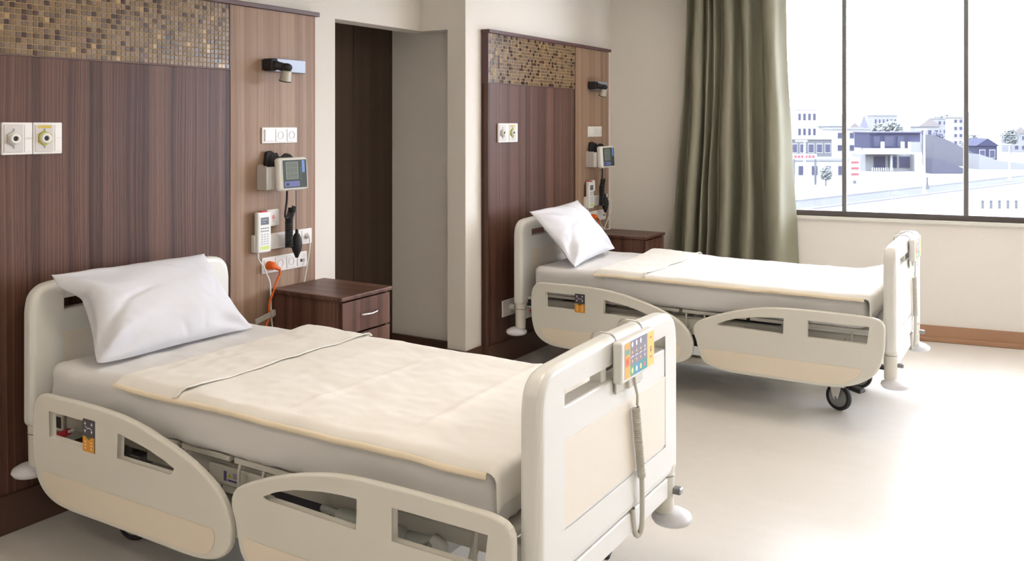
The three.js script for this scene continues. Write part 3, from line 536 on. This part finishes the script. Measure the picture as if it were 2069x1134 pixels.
  mesh('base_frame', join(box(0.17, 0.165, 0.42, 0.23, 0.205, 1.94, 0.006), box(BW - 0.23, 0.165, 0.42, BW - 0.17, 0.205, 1.94, 0.006), box(0.2, 0.165, 0.42, BW - 0.2, 0.205, 0.48, 0.006), box(0.2, 0.165, 1.88, BW - 0.2, 0.205, 1.94, 0.006)), M.frame, t);
  for (const [a, b] of [[0.7, 1.0], [1.3, 1.7]]) mesh('base_cover', box(0.22, 0.15, a, BW - 0.22, 0.225, b, 0.02), M.motor, t);
  for (const [x, z, a] of [[0.21, 0.40, 0.2], [BW - 0.21, 0.40, -0.1], [0.26, 1.98, -0.35], [BW - 0.21, 2.0, 0.25]]) {
    const c = new THREE.Group(); c.name = 'caster'; c.position.set(x, 0, z); c.rotation.y = a; t.add(c);
    mesh('fork', join(new THREE.CylinderGeometry(0.024, 0.024, 0.05, 18).translate(0, 0.185, 0.02), box(-0.034, 0.135, -0.03, 0.034, 0.168, 0.05, 0.012), ...[-1, 1].map((k) => extrude(poly([[-0.035, 0.16], [0.045, 0.16], [0.02, 0.07], [-0.006, 0.062]], 0.012), 0.006, 0.002).rotateY(-Math.PI / 2).translate(k * 0.03 + 0.003, 0, -0.008))), M.plasticWhite, c);
    mesh('tyre', new THREE.LatheGeometry([[0.054, -0.012], [0.06, -0.018], [0.07, -0.016], [0.0745, -0.008], [0.0745, 0.008], [0.07, 0.016], [0.06, 0.018], [0.054, 0.012], [0.054, -0.012]].map(([p, q]) => new THREE.Vector2(p, q)), 44).rotateZ(Math.PI / 2).translate(0, 0.0745, 0), M.rubber, c);
    mesh('hub', join(new THREE.LatheGeometry([[0.001, -0.012], [0.016, -0.014], [0.02, -0.007], [0.046, -0.006], [0.05, -0.014], [0.055, -0.013], [0.055, 0.013], [0.05, 0.014], [0.046, 0.006], [0.02, 0.007], [0.016, 0.014], [0.001, 0.012]].map(([p, q]) => new THREE.Vector2(p, q)), 40).rotateZ(Math.PI / 2).translate(0, 0.0745, 0), rod([-0.035, 0.0745, 0], [0.035, 0.0745, 0], 0.008)), M.hub, c);
    if (z > 1) mesh('brake_pedal', join(box(-0.03, 0.14, 0.05, 0.03, 0.165, 0.13, 0.012), rod([-0.03, 0.16, 0.05], [0.03, 0.16, 0.05], 0.012)).rotateX(0.12), M.dark, c);
  }
  return t;
}
const bed1 = makeBed();
const bed2 = dup(bed1, [O2[0] - O1[0], 0, O2[2] - O1[2]], 'cream hospital bed farther away, beside the window and curtain');

// bedding: built at the near bed's origin
const mattress = solo('mattress', 'thick mattress under a fitted white sheet on the near bed', 'mattress', softBox(0.02, 0.512, 0.14, BW - 0.03, 0.688, 2.17, 0.045, 0.02, (x, y, z) => 0.004 * n3(x * 5, y * 9, z * 4) + 0.0012 * n3(x * 22, y * 14, z * 9) + (y < 0 ? 0.003 * n3(x * 30, 1, z * 16) : 0)), M.sheet, O1);
dup(mattress, [O2[0] - O1[0], 0, O2[2] - O1[2]], 'thick mattress under a fitted white sheet on the far bed by the window');

function blanket(label, pos, salt, lift) {
  const t = thing('blanket', label, 'blanket', pos);
  const z0 = 0.60, z1 = 2.165, x0 = -0.006, x1 = BW + 0.004, drop = 0.12, len = z1 - z0, top = 0.700;
  const edge = (x) => { const a = Math.max(0, (x0 + 0.035 - x) / 0.035), b = Math.max(0, (x - (x1 - 0.035)) / 0.035); return -0.016 * (a * a + b * b); };
  const shapeAt = (x, z) => top + edge(x) + 0.0035 * n2(x * 4 + salt, z * 3) + 0.0012 * n2(x * 14, z * 9 + salt) + 0.0045 * Math.exp(-(((z - 1.36 - 0.03 * x) / 0.013) ** 2)) * smooth(0.02, 0.2, x) * (1 - smooth(0.55, 0.9, x)) + 0.004 * Math.exp(-(((z - 1.83 + 0.05 * x) / 0.016) ** 2)) * smooth(0.05, 0.25, x) + 0.002 * Math.exp(-(((z - 1.12) / 0.02) ** 2)) + lift * smooth(0.45, 1, x) * smooth(1.95, 2.17, z) + 0.02 * (lift > 0 ? 1 : 0.3) * smooth(0.5, 0.97, x) * (1 - smooth(0.6, 1.3, z));
  mesh('top_sheet', sheet(56, 120, (u, v) => {
    const x = lerp(x0, x1, u), s = v * (len + drop), wob = 0.006 * n2(x * 6 + salt, 7);
    if (s < len) return [x + 0.006 * n2(2 + salt, s * 4) * (u < 0.5 ? 1 - 2 * u : 2 * u - 1), shapeAt(x, z0 + s), z0 + s];
    const q = s - len, r = 0.03, a = Math.min(q / r, Math.PI / 2);
    return [x + 0.02 * (u - 0.5) * 0, shapeAt(x, z1) - r * (1 - Math.cos(a)) - Math.max(0, q - r * Math.PI / 2), z1 + r * Math.sin(a) * 0.9 + wob * Math.max(0, q - 0.02) * 4];
  }, 0.006), M.blanket, t);
  // the band folded back towards the foot: under layer, rounded fold at the head side, free edge at z = 0.93
  const f1 = 0.93, ft = 0.007;
  mesh('folded_band', sheet(50, 44, (u, v) => {
    const x = lerp(x0 - 0.008, x1 + 0.004, u), z = lerp(z0 - 0.014, f1 + 0.012 * n2(x * 3 + salt, 3) + 0.01 * (u - 0.5), v);
    const fold = 0.010 * (1 - smooth(0, 0.05, v)) ** 2, curl = 0.010 * smooth(0.9, 1, v) * (smooth(0.82, 1, u) + smooth(0.2, 0.0, u) + 0.5 * Math.exp(-(((u - 0.5) / 0.12) ** 2)));
    return [x, shapeAt(x, Math.max(z, z0)) + ft - fold + curl + 0.0015 * n2(x * 9, z * 12 + salt), z];
  }, 0.004, 1, 0.34), M.blanket, t);
  mesh('hem', join(sheet(4, 80, (u, v) => { const z = lerp(z0 - 0.01, z1 - 0.005, v); return [x0 - 0.005 - 0.005 * Math.sin(u * Math.PI), shapeAt(x0, z) + 0.003 - u * 0.02, z]; }, -0.005, 0.03, 1.6)), M.blanketEdge, t).userData.label = 'warm cream hem along the near edge';
  return t;
}
blanket('cream blanket with its head end folded back, spread over the near bed', O1, 0, 0);
blanket('cream blanket with folded head end, spread over the far bed by the window', O2, 31, 0.045);

function pillow(label, pos, c, salt, fat, ear = 0) {               // c: corners bottom-left, bottom-right, top-right, top-left
  const [bl, br, tr, tl] = c.map(v3), nu = 64, nv = 48, N = (nu + 1) * (nv + 1), P = [], idx = [];
  const nrm = br.clone().sub(bl).cross(tl.clone().sub(bl)).normalize();
  const face = (sgn) => { for (let j = 0; j <= nv; j++) for (let i = 0; i <= nu; i++) {
    const u = i / nu, v = j / nv, a = 2 * u - 1, b = 2 * v - 1;
    const q = bl.clone().lerp(br, u).lerp(tl.clone().lerp(tr, u), v);
    const e = Math.max(0, 1 - Math.abs(a) ** 2.6) * Math.max(0, 1 - Math.abs(b) ** 2.4);
    const flap = ear * (a < 0 ? Math.abs(a) ** 5 : 0) * smooth(0.8, 0.5, b) * (0.55 + 0.45 * smooth(-0.9, 0.6, b)), pull = 1 - 0.07 * (1 - b * b) * Math.abs(a) ** 3 - flap, cx = bl.clone().add(br).add(tr).add(tl).multiplyScalar(0.25);   // sides draw in between the corners
    q.lerp(cx, (1 - pull)); q.lerp(cx, 0.05 * (1 - a * a) * Math.abs(b) ** 3);
    const crease = (x0, y0, dx, dy, w, l) => { const p = (a - x0) * dx + (b - y0) * dy, q = -(a - x0) * dy + (b - y0) * dx; return Math.exp(-((q / w) ** 2) - ((p / l) ** 2)); };
    const wr = 0.006 * n2(u * 2.6 + salt, v * 2.2) + 0.0012 * n2(u * 9 + salt, v * 7 + sgn) - 0.012 * crease(-0.35, 0.1, 0.93, 0.36, 0.035, 0.3) - 0.010 * crease(-0.62, -0.2, 0.6, 0.8, 0.04, 0.3) + 0.008 * crease(0.25, 0.6, 0.7, -0.7, 0.03, 0.16) - 0.008 * crease(0.35, -0.75, 0.2, 0.98, 0.03, 0.14) - 0.007 * crease(0.1, -0.8, -0.1, 0.99, 0.03, 0.12) - 0.005 * crease(0.78, 0.1, 0.3, 0.95, 0.04, 0.3) + 0.020 * Math.exp(-((Math.hypot(a + 0.75, b + 0.7) / 0.4) ** 2)) * Math.sin(9 * Math.atan2(b + 1.1, a + 1.1)) + 0.011 * Math.exp(-((Math.hypot(a - 0.8, b + 0.8) / 0.4) ** 2)) * Math.sin(8 * Math.atan2(b + 1.1, 1.1 - a)) + 0.013 * Math.exp(-((Math.hypot(a + 0.75, b - 0.75) / 0.4) ** 2)) * Math.sin(8 * Math.atan2(1.1 - b, a + 1.1));
    const half = sgn > 0 ? fat : fat * 0.55;
    q.addScaledVector(nrm, sgn * (half * e ** 0.62 + 0.0022) + wr * (sgn > 0 ? Math.min(1, e * 4 + 0.35) : 0.2));
    P.push(q.x, q.y, q.z);
  } };
  face(1); face(-1);
  const at = (i, j) => j * (nu + 1) + i;
  for (let j = 0; j < nv; j++) for (let i = 0; i < nu; i++) { const A = at(i, j), B = at(i + 1, j), C = at(i + 1, j + 1), D = at(i, j + 1); idx.push(A, B, D, B, C, D, A + N, D + N, B + N, B + N, D + N, C + N); }
  const rim = (A, B) => idx.push(A, A + N, B, B, A + N, B + N);
  for (let i = 0; i < nu; i++) { rim(at(i, 0), at(i + 1, 0)); rim(at(i + 1, nv), at(i, nv)); }
  for (let j = 0; j < nv; j++) { rim(at(0, j + 1), at(0, j)); rim(at(nu, j), at(nu, j + 1)); }
  const g = new THREE.BufferGeometry(); g.setAttribute('position', new THREE.Float32BufferAttribute(P, 3)); g.setIndex(idx); g.computeVertexNormals();
  const uv = []; for (let k = 0; k < 2; k++) for (let j = 0; j <= nv; j++) for (let i = 0; i <= nu; i++) uv.push(i / nu * 0.75, j / nv * 0.45);
  g.setAttribute('uv', new THREE.Float32BufferAttribute(uv, 2));
  return solo('pillow', label, 'pillow', g, M.linen, pos);
}
pillow('large white pillow leaning against the near bed’s headboard', O1, [[0.015, 0.697, 0.40], [0.80, 0.70, 0.40], [0.775, 1.01, 0.115], [0.045, 1.02, 0.125]], 2, 0.09, 0.22);
pillow('large white pillow leaning steeply on the far bed', O2, [[0.06, 0.698, 0.42], [0.79, 0.725, 0.36], [0.67, 1.065, 0.13], [-0.005, 1.04, 0.13]], 17, 0.08);

// nurse's hand control hooked over each footboard
function handControl() {
  const t = thing('hand_control', 'grey white bed control unit with coloured buttons hooked on the near footboard', 'bed control', [O1[0] + 0.54, 0.9, O1[2] + 2.318]);
  const c = mesh('case', box(-0.125, -0.062, 0.006, 0.125, 0.062, 0.036, 0.008, 3), M.plasticWhite, t);
  mesh('button_panel', new THREE.PlaneGeometry(0.222, 0.106).translate(0.008, 0.002, 0.0367), M.handPad, c);
  mesh('bracket', join(box(-0.1, -0.1, 0.0, 0.1, -0.03, 0.007, 0.006), box(-0.03, -0.098, 0.004, 0.06, -0.07, 0.018, 0.004)), S(0xd2cfc4), t);
  for (const x of [-0.1, 0.095]) mesh('hook', tube([[x, 0.03, 0.008], [x, 0.062, 0.006], [x, 0.078, -0.012], [x, 0.08, -0.036], [x, 0.077, -0.062], [x, 0.058, -0.075], [x, 0.03, -0.077]], 0.0035, 40, 8), M.chrome, t);
  const coil = []; for (let i = 0; i <= 420; i++) { const a = i / 420, q = a * 34 * 2 * Math.PI; coil.push([lerp(0.03, 0.075, a) + 0.0105 * Math.cos(q), lerp(-0.17, -0.40, a), 0.014 + 0.0105 * Math.sin(q)]); }
  const cable = mesh('cable', join(tube([[0.0, -0.06, 0.02], [0.008, -0.09, 0.02], [0.03, -0.13, 0.018], [0.04, -0.165, 0.014]], 0.0045, 24), tube([[0.075, -0.40, 0.014], [0.08, -0.46, 0.013], [0.09, -0.55, 0.008], [0.09, -0.585, 0.0], [0.075, -0.585, -0.005], [0.06, -0.55, -0.006], [0.045, -0.49, -0.004]], 0.0085, 40)), S(0xc9c6ba, { roughness: 0.45 }), t);
  mesh('coil', tube(coil, 0.0036, 800, 6), S(0xc9c6ba, { roughness: 0.45 }), cable);
  return t;
}
dup(handControl(), [O2[0] - O1[0], 0, O2[2] - O1[2]], 'bed control unit hooked on the far footboard, seen edge on');

// ───────────── the town outside ─────────────
const GY = -6.5, OUT = Math.atan2(-0.8545, 0.5196);
const far = (R, D) => [R * 0.5196 + D * 0.8545, GY, R * 0.8545 - D * 0.5196];
const px = (x, D) => (x - 1034) / 1800 * D, up = (y, D) => 1.6 - GY - (y - 252) / 1800 * D;   // size helpers: metres at a distance, height over the ground
const C = (r, g, b, o = {}) => new THREE.MeshPhysicalMaterial({ specularIntensity: 0.15, color: new THREE.Color().setRGB(r * 0.33, g * 0.33, b * 0.33), roughness: 0.9, ...o });
const T = { ground: C(0.30, 0.31, 0.32), road: C(0.07, 0.076, 0.09), kerb: C(0.2, 0.21, 0.22), white: C(0.42, 0.43, 0.44), pale: C(0.25, 0.26, 0.27), grey: C(0.14, 0.15, 0.165), slate: C(0.045, 0.05, 0.095), glaz: C(0.06, 0.065, 0.11, { roughness: 0.35 }), bank: C(0.12, 0.125, 0.15), red: C(0.3, 0.1, 0.12), tree: C(0.24, 0.27, 0.27), cyp: C(0.15, 0.155, 0.22), hill: C(0.36, 0.385, 0.39), roof: C(0.22, 0.2, 0.2), beige: C(0.3, 0.285, 0.26) };
function outside(name, label, cat, R, D, group, turn = 0) { const o = thing(name, label, cat, far(R, D), group); o.rotation.y = OUT + turn; return o; }
{ const g = struct('town_ground', box(-500, -0.6, -1400, 500, 0, 0, 0), T.ground); g.position.set(...far(0, 12)); g.rotation.y = OUT; }
{ const r = structGroup('road'); r.position.set(...far(55, 113)); r.rotation.y = OUT + 0.74;
  mesh('carriageway', box(-120, 0, -2.6, 120, 0.03, 2.6, 0), T.road, r); mesh('kerb', box(-120, 0, 2.6, 120, 0.16, 3.0, 0), T.kerb, r); mesh('kerb', box(-120, 0, -3.0, 120, 0.16, -2.6, 0), T.kerb, r); }
{ const h = structGroup('hills'); h.position.set(...far(0, 950)); h.rotation.y = OUT;
  const pts = [[-100, 0]]; for (let i = 0; i <= 60; i++) { const x = -100 + i * 22; pts.push([x, 22 + 9 * n2(i * 0.12, 5) + 4 * n2(i * 0.4, 9)]); } pts.push([1220, 0]);
  mesh('ridge', extrude(new THREE.Shape(pts.map(([a, b]) => new THREE.Vector2(a, b))), 60, 0), T.hill, h); }
function house(label, x0, x1, y0, y1, D, wall, o = {}) {   // pixels of the facade in the photograph give its true size at its distance D
  const w = px(x1, D) - px(x0, D), H = up(y0, D), t = outside('house', label, 'building', (px(x0, D) + px(x1, D)) / 2, D, null, o.turn ?? 0), dp = o.depth ?? Math.max(6, w * 0.7);
  mesh('wall', box(-w / 2, 0, -dp, w / 2, H, 0, 0), wall, t);
  if (o.gable) { const s = poly([[-w / 2 - 0.4, 0], [w / 2 + 0.4, 0], [0, o.gable]], 0.05); mesh('roof', extrude(s, dp + 0.6, 0).translate(0, H, -dp - 0.3), o.roofMat ?? T.roof, t); } else mesh('roof', box(-w / 2 - 0.25, H, -dp - 0.25, w / 2 + 0.25, H + 0.35, 0.25, 0), o.roofMat ?? T.pale, t);
  const rows = o.rows ?? 2, cols = o.cols ?? 3, fh = H / rows;
  for (let j = 0; j < rows; j++) for (let i = 0; i < cols; i++) {
    const cx = -w / 2 + w * (i + 0.5) / cols, cy = fh * (j + 0.52), a = w / cols * (o.wide ?? 0.3), b = fh * 0.26;
    const f = mesh('window', box(cx - a, cy - b, 0, cx + a, cy + b, 0.08, 0), T.white, t);
    mesh('pane', box(cx - a * 0.86, cy - b * 0.86, 0.02, cx + a * 0.86, cy + b * 0.86, 0.1, 0), o.glass ?? T.glaz, f);
  }
  return t;
}
{ // flat-roofed slate house with a white balcony, the darkest building in the middle pane
  const D = 155, t = outside('house', 'flat-roofed dark slate house with white balcony beyond the middle window pane', 'building', px(1808, D), D), x = (p) => px(p, D) - px(1808, D), y = (p) => up(p, D);
  mesh('upper_storey', box(x(1757), y(300), -7, x(1834), y(269), 0, 0), T.slate, t);
  mesh('upper_wing', box(x(1834), y(287), -7, x(1862), y(269), -0.6, 0), C(0.08, 0.085, 0.15), t);
  mesh('roof', box(x(1755), y(269), -7.3, x(1864), y(266.5), 0.4, 0), C(0.1, 0.1, 0.16), t);
  for (const [a, b] of [[1764, 1777], [1786, 1806], [1812, 1826]]) { const f = mesh('window', box(x(a), y(297), 0, x(b), y(275), 0.08, 0), C(0.07, 0.07, 0.13), t); mesh('pane', box(x(a + 1), y(296), 0.03, x(b - 1), y(276), 0.11, 0), T.glaz, f); }
  const bl = mesh('balcony', box(x(1733), y(311), -1, x(1818), y(304), 2.2, 0), T.white, t); mesh('railing', box(x(1733), y(304), 2.05, x(1818), y(299), 2.15, 0), T.white, bl);
  for (const p of [1774, 1814]) mesh('column', box(x(p - 3), y(306), 1.6, x(p + 3), y(286), 2.0, 0), T.white, t);
  mesh('lower_storey', box(x(1752), 0, -7, x(1846), y(312), -0.8, 0), T.pale, t);
  for (const [a, b] of [[1768, 1792], [1798, 1816], [1820, 1842]]) { const f = mesh('window', box(x(a), y(340), -0.8, x(b), y(316), -0.7, 0), T.grey, t); mesh('pane', box(x(a + 1), y(339), -0.74, x(b - 1), y(317), -0.66, 0), T.slate, f); }
  for (let p = 1755; p < 1800; p += 4.5) mesh('fence_post', box(x(p), 0, 1.2, x(p + 1.6), y(338), 1.35, 0), T.white, t);
  mesh('garage', box(x(1844), 0, -5, x(1860), y(312), 0.6, 0), T.white, t); mesh('column', box(x(1795), 0, 0.4, x(1799), y(311), 0.8, 0), T.white, t);
}
house('pale grey glass-fronted shop low beyond the left window pane', 1596, 1680, 282, 345, 140, T.grey, { rows: 2, cols: 5, wide: 0.36, roofMat: T.white });
house('white villa with small square windows left of the slate house', 1684, 1757, 262, 345, 172, T.white, { rows: 3, cols: 3, wide: 0.2 });
house('beige house standing behind the first window mullion', 1676, 1706, 258, 340, 185, T.beige, { rows: 3, cols: 1, roofMat: T.grey });
house('white low annex with dark strip window under the left pane', 1605, 1712, 325, 352, 128, T.white, { rows: 1, cols: 4, wide: 0.25 });
house('pale house with pitched roof on the hillside behind the slate house', 1858, 1898, 256, 285, 260, T.pale, { rows: 2, cols: 3, gable: 2.5 });
house('pale four-storey block far behind, just left of the second mullion', 1925, 1946, 238, 270, 330, T.beige, { rows: 4, cols: 2 });
house('wide pale house with terrace roof far up the hillside', 1893, 1924, 240, 268, 360, T.pale, { rows: 3, cols: 3 });
house('long pale row of houses on the far skyline above the slate house', 1765, 1812, 234, 250, 420, T.pale, { rows: 2, cols: 6, wide: 0.25 });
house('small pale house under the conical tree, left in the middle pane', 1712, 1740, 264, 290, 230, T.pale, { rows: 2, cols: 2, gable: 2 });
house('small slate cottage beyond the right window pane', 1974, 2014, 295, 315, 190, T.slate, { rows: 1, cols: 2, gable: 1.6, roofMat: T.slate });
house('pale cottage at the right edge of the view', 2046, 2075, 270, 290, 260, T.pale, { rows: 2, cols: 2, gable: 2 });
house('white house on the left skyline beyond the left pane', 1610, 1650, 222, 240, 480, T.white, { rows: 2, cols: 4, gable: 3, roofMat: T.hill });
function bank(label, pts, D, depth, m) { const o = solo('embankment', label, 'embankment', extrude(new THREE.Shape(pts.map(([a, b]) => new THREE.Vector2(px(a, D) - px(pts[0][0], D), up(b, D)))), depth, 0), m, far(px(pts[0][0], D), D)); o.rotation.y = OUT; }
bank('grey sloping embankment running right from the slate house', [[1862, 352], [1862, 272], [1895, 285], [1935, 305], [1958, 318], [1958, 352]], 178, 5, T.bank);
bank('dark low planted wedge beside the curving road', [[1866, 352], [1866, 318], [1890, 324], [1915, 334], [1931, 339], [1925, 352]], 150, 3, C(0.09, 0.095, 0.13));
bank('pale sloping verge in the right pane', [[1955, 350], [1955, 310], [1990, 322], [2069, 332], [2110, 350]], 165, 4, T.pale);
function crown(r, n) { const l = []; for (let i = 0; i < n; i++) { const a = rnd() * 6.283, y = (rnd() * 2 - 1) * 0.95, q = Math.sqrt(1 - y * y) * Math.cbrt(rnd()) * (0.75 + 0.3 * n2(Math.cos(a) * 2 + n, y * 2 + Math.sin(a) * 2)), k = r * (0.07 + 0.09 * rnd()); l.push(new THREE.OctahedronGeometry(k, 0).scale(1.3, 0.6, 1).rotateY(rnd() * 3).rotateZ(rnd()).translate(q * r * Math.cos(a), y * r * 0.8, q * r * Math.sin(a))); } return join(l); }   // leaf clumps
function tree(label, x, y0, D, r, mat, kind) {
  const t = outside('tree', label, 'tree', px(x, D), D, null), H = up(y0, D);
  mesh('trunk', rod([0, 0, 0], [0, H * 0.7, 0], r * 0.1, r * 0.06, 8), T.grey, t);
  if (kind) { const l = [], n = 9; for (let i = 0; i < n; i++) { const a = i / n; l.push(new THREE.ConeGeometry(lerp(r, r * 0.2, a), H * 0.26, 10).translate((rnd() - 0.5) * 0.3, lerp(H * 0.2, H * 0.9, a), (rnd() - 0.5) * 0.3)); } mesh('foliage', join(l), mat, t); } else mesh('foliage', crown(r, 420).translate(0, H - r * 0.75, 0), mat, t);
}
tree('slender conical bluish tree left of the slate house', 1745, 228, 200, 3.4, T.cyp, 1);
tree('rounded pale tree rising behind the slate house roof', 1800, 247, 215, 3.6, T.tree);
tree('bushy pale tree just right of the rounded one', 1778, 250, 225, 3.0, T.tree);
tree('dark round tree beside the hillside house', 1893, 268, 235, 2.2, T.cyp);
tree('pale tree high on the slope near the second mullion', 1905, 232, 380, 6, T.hill);
tree('pale tree behind the cottage in the right pane', 1965, 272, 260, 4, T.hill);
tree('lone pale tree at the right of the right pane', 2040, 262, 240, 2.6, T.tree);
tree('low bush beside the shop at the left pane', 1668, 338, 118, 1.1, T.tree);
function post(label, x, y0, D, m, arm) { const t = outside('lamp_post', label, 'lamp post', px(x, D), D), H = up(y0, D); mesh('pole', rod([0, 0, 0], [0, H, 0], 0.16, 0.1, 10), m, t); mesh('base', rod([0, 0, 0], [0, 0.5, 0], 0.28, 0.22, 10), m, t); if (arm) mesh('lamp', box(-1.0, H - 0.1, -0.12, 0.3, H + 0.1, 0.12, 0.04), m, t); }
post('tall white lamp post in front of the left pane’s shop', 1625, 285, 98, T.white, 1);
post('tall white lamp post right of the slate house', 1867, 262, 104, T.white, 1);
post('tall white lamp post in the right pane', 2039, 292, 128, T.white, 1);
post('short dark roadside post below the slate house', 1873, 358, 112, T.grey);
{ const D = 122, t = outside('totem_sign', 'white totem sign with three red stripes by the middle pane’s left edge', 'sign', px(1727, D), D), w = px(1737, D) - px(1727, D);
  mesh('board', box(-w, 0.4, -0.25, w, up(318, D), 0, 0.03), T.white, t); mesh('leg', box(-0.2, 0, -0.2, 0.2, 0.5, -0.05, 0), T.grey, t);
  for (const y of [328, 340, 352]) mesh('stripe', box(-w * 0.75, up(y + 2.5, D), 0, w * 0.75, up(y - 2, D), 0.05, 0), T.red, t); }
{ const D = 120, t = outside('shop_sign', 'long white fascia with red lettering blocks on the left pane’s shop', 'sign', px(1626, D), D), w = px(1650, D) - px(1626, D);
  mesh('fascia', box(-w, up(322, D), -0.2, w, up(311, D), 0, 0), T.white, t); for (let i = 0; i < 6; i++) mesh('letter_block', box(-w * 0.9 + i * w * 0.3, up(319, D), 0, -w * 0.9 + i * w * 0.3 + w * 0.2, up(314, D), 0.06, 0), T.red, t);
  for (const s of [-0.9, 0, 0.9]) mesh('support', box(s * w - 0.12, 0, -0.2, s * w + 0.12, up(322, D), -0.05, 0), T.grey, t); }
for (let i = 0; i < 5; i++) { const D = 86, t = outside('bollard', ['first', 'second', 'third', 'fourth', 'fifth'][i] + ' small pale bollard from the left in the roadside row at lower right', 'bollard', px(1985 + i * 17, D), D, 'bollards by the road', 0); mesh('post', rod([0, 0, 0], [0, 0.7, 0], 0.13, 0.11, 10), T.grey, t); mesh('cap', new THREE.SphereGeometry(0.15, 10, 8).translate(0, 0.72, 0), T.grey, t); }

renderer.render(scene, camera);
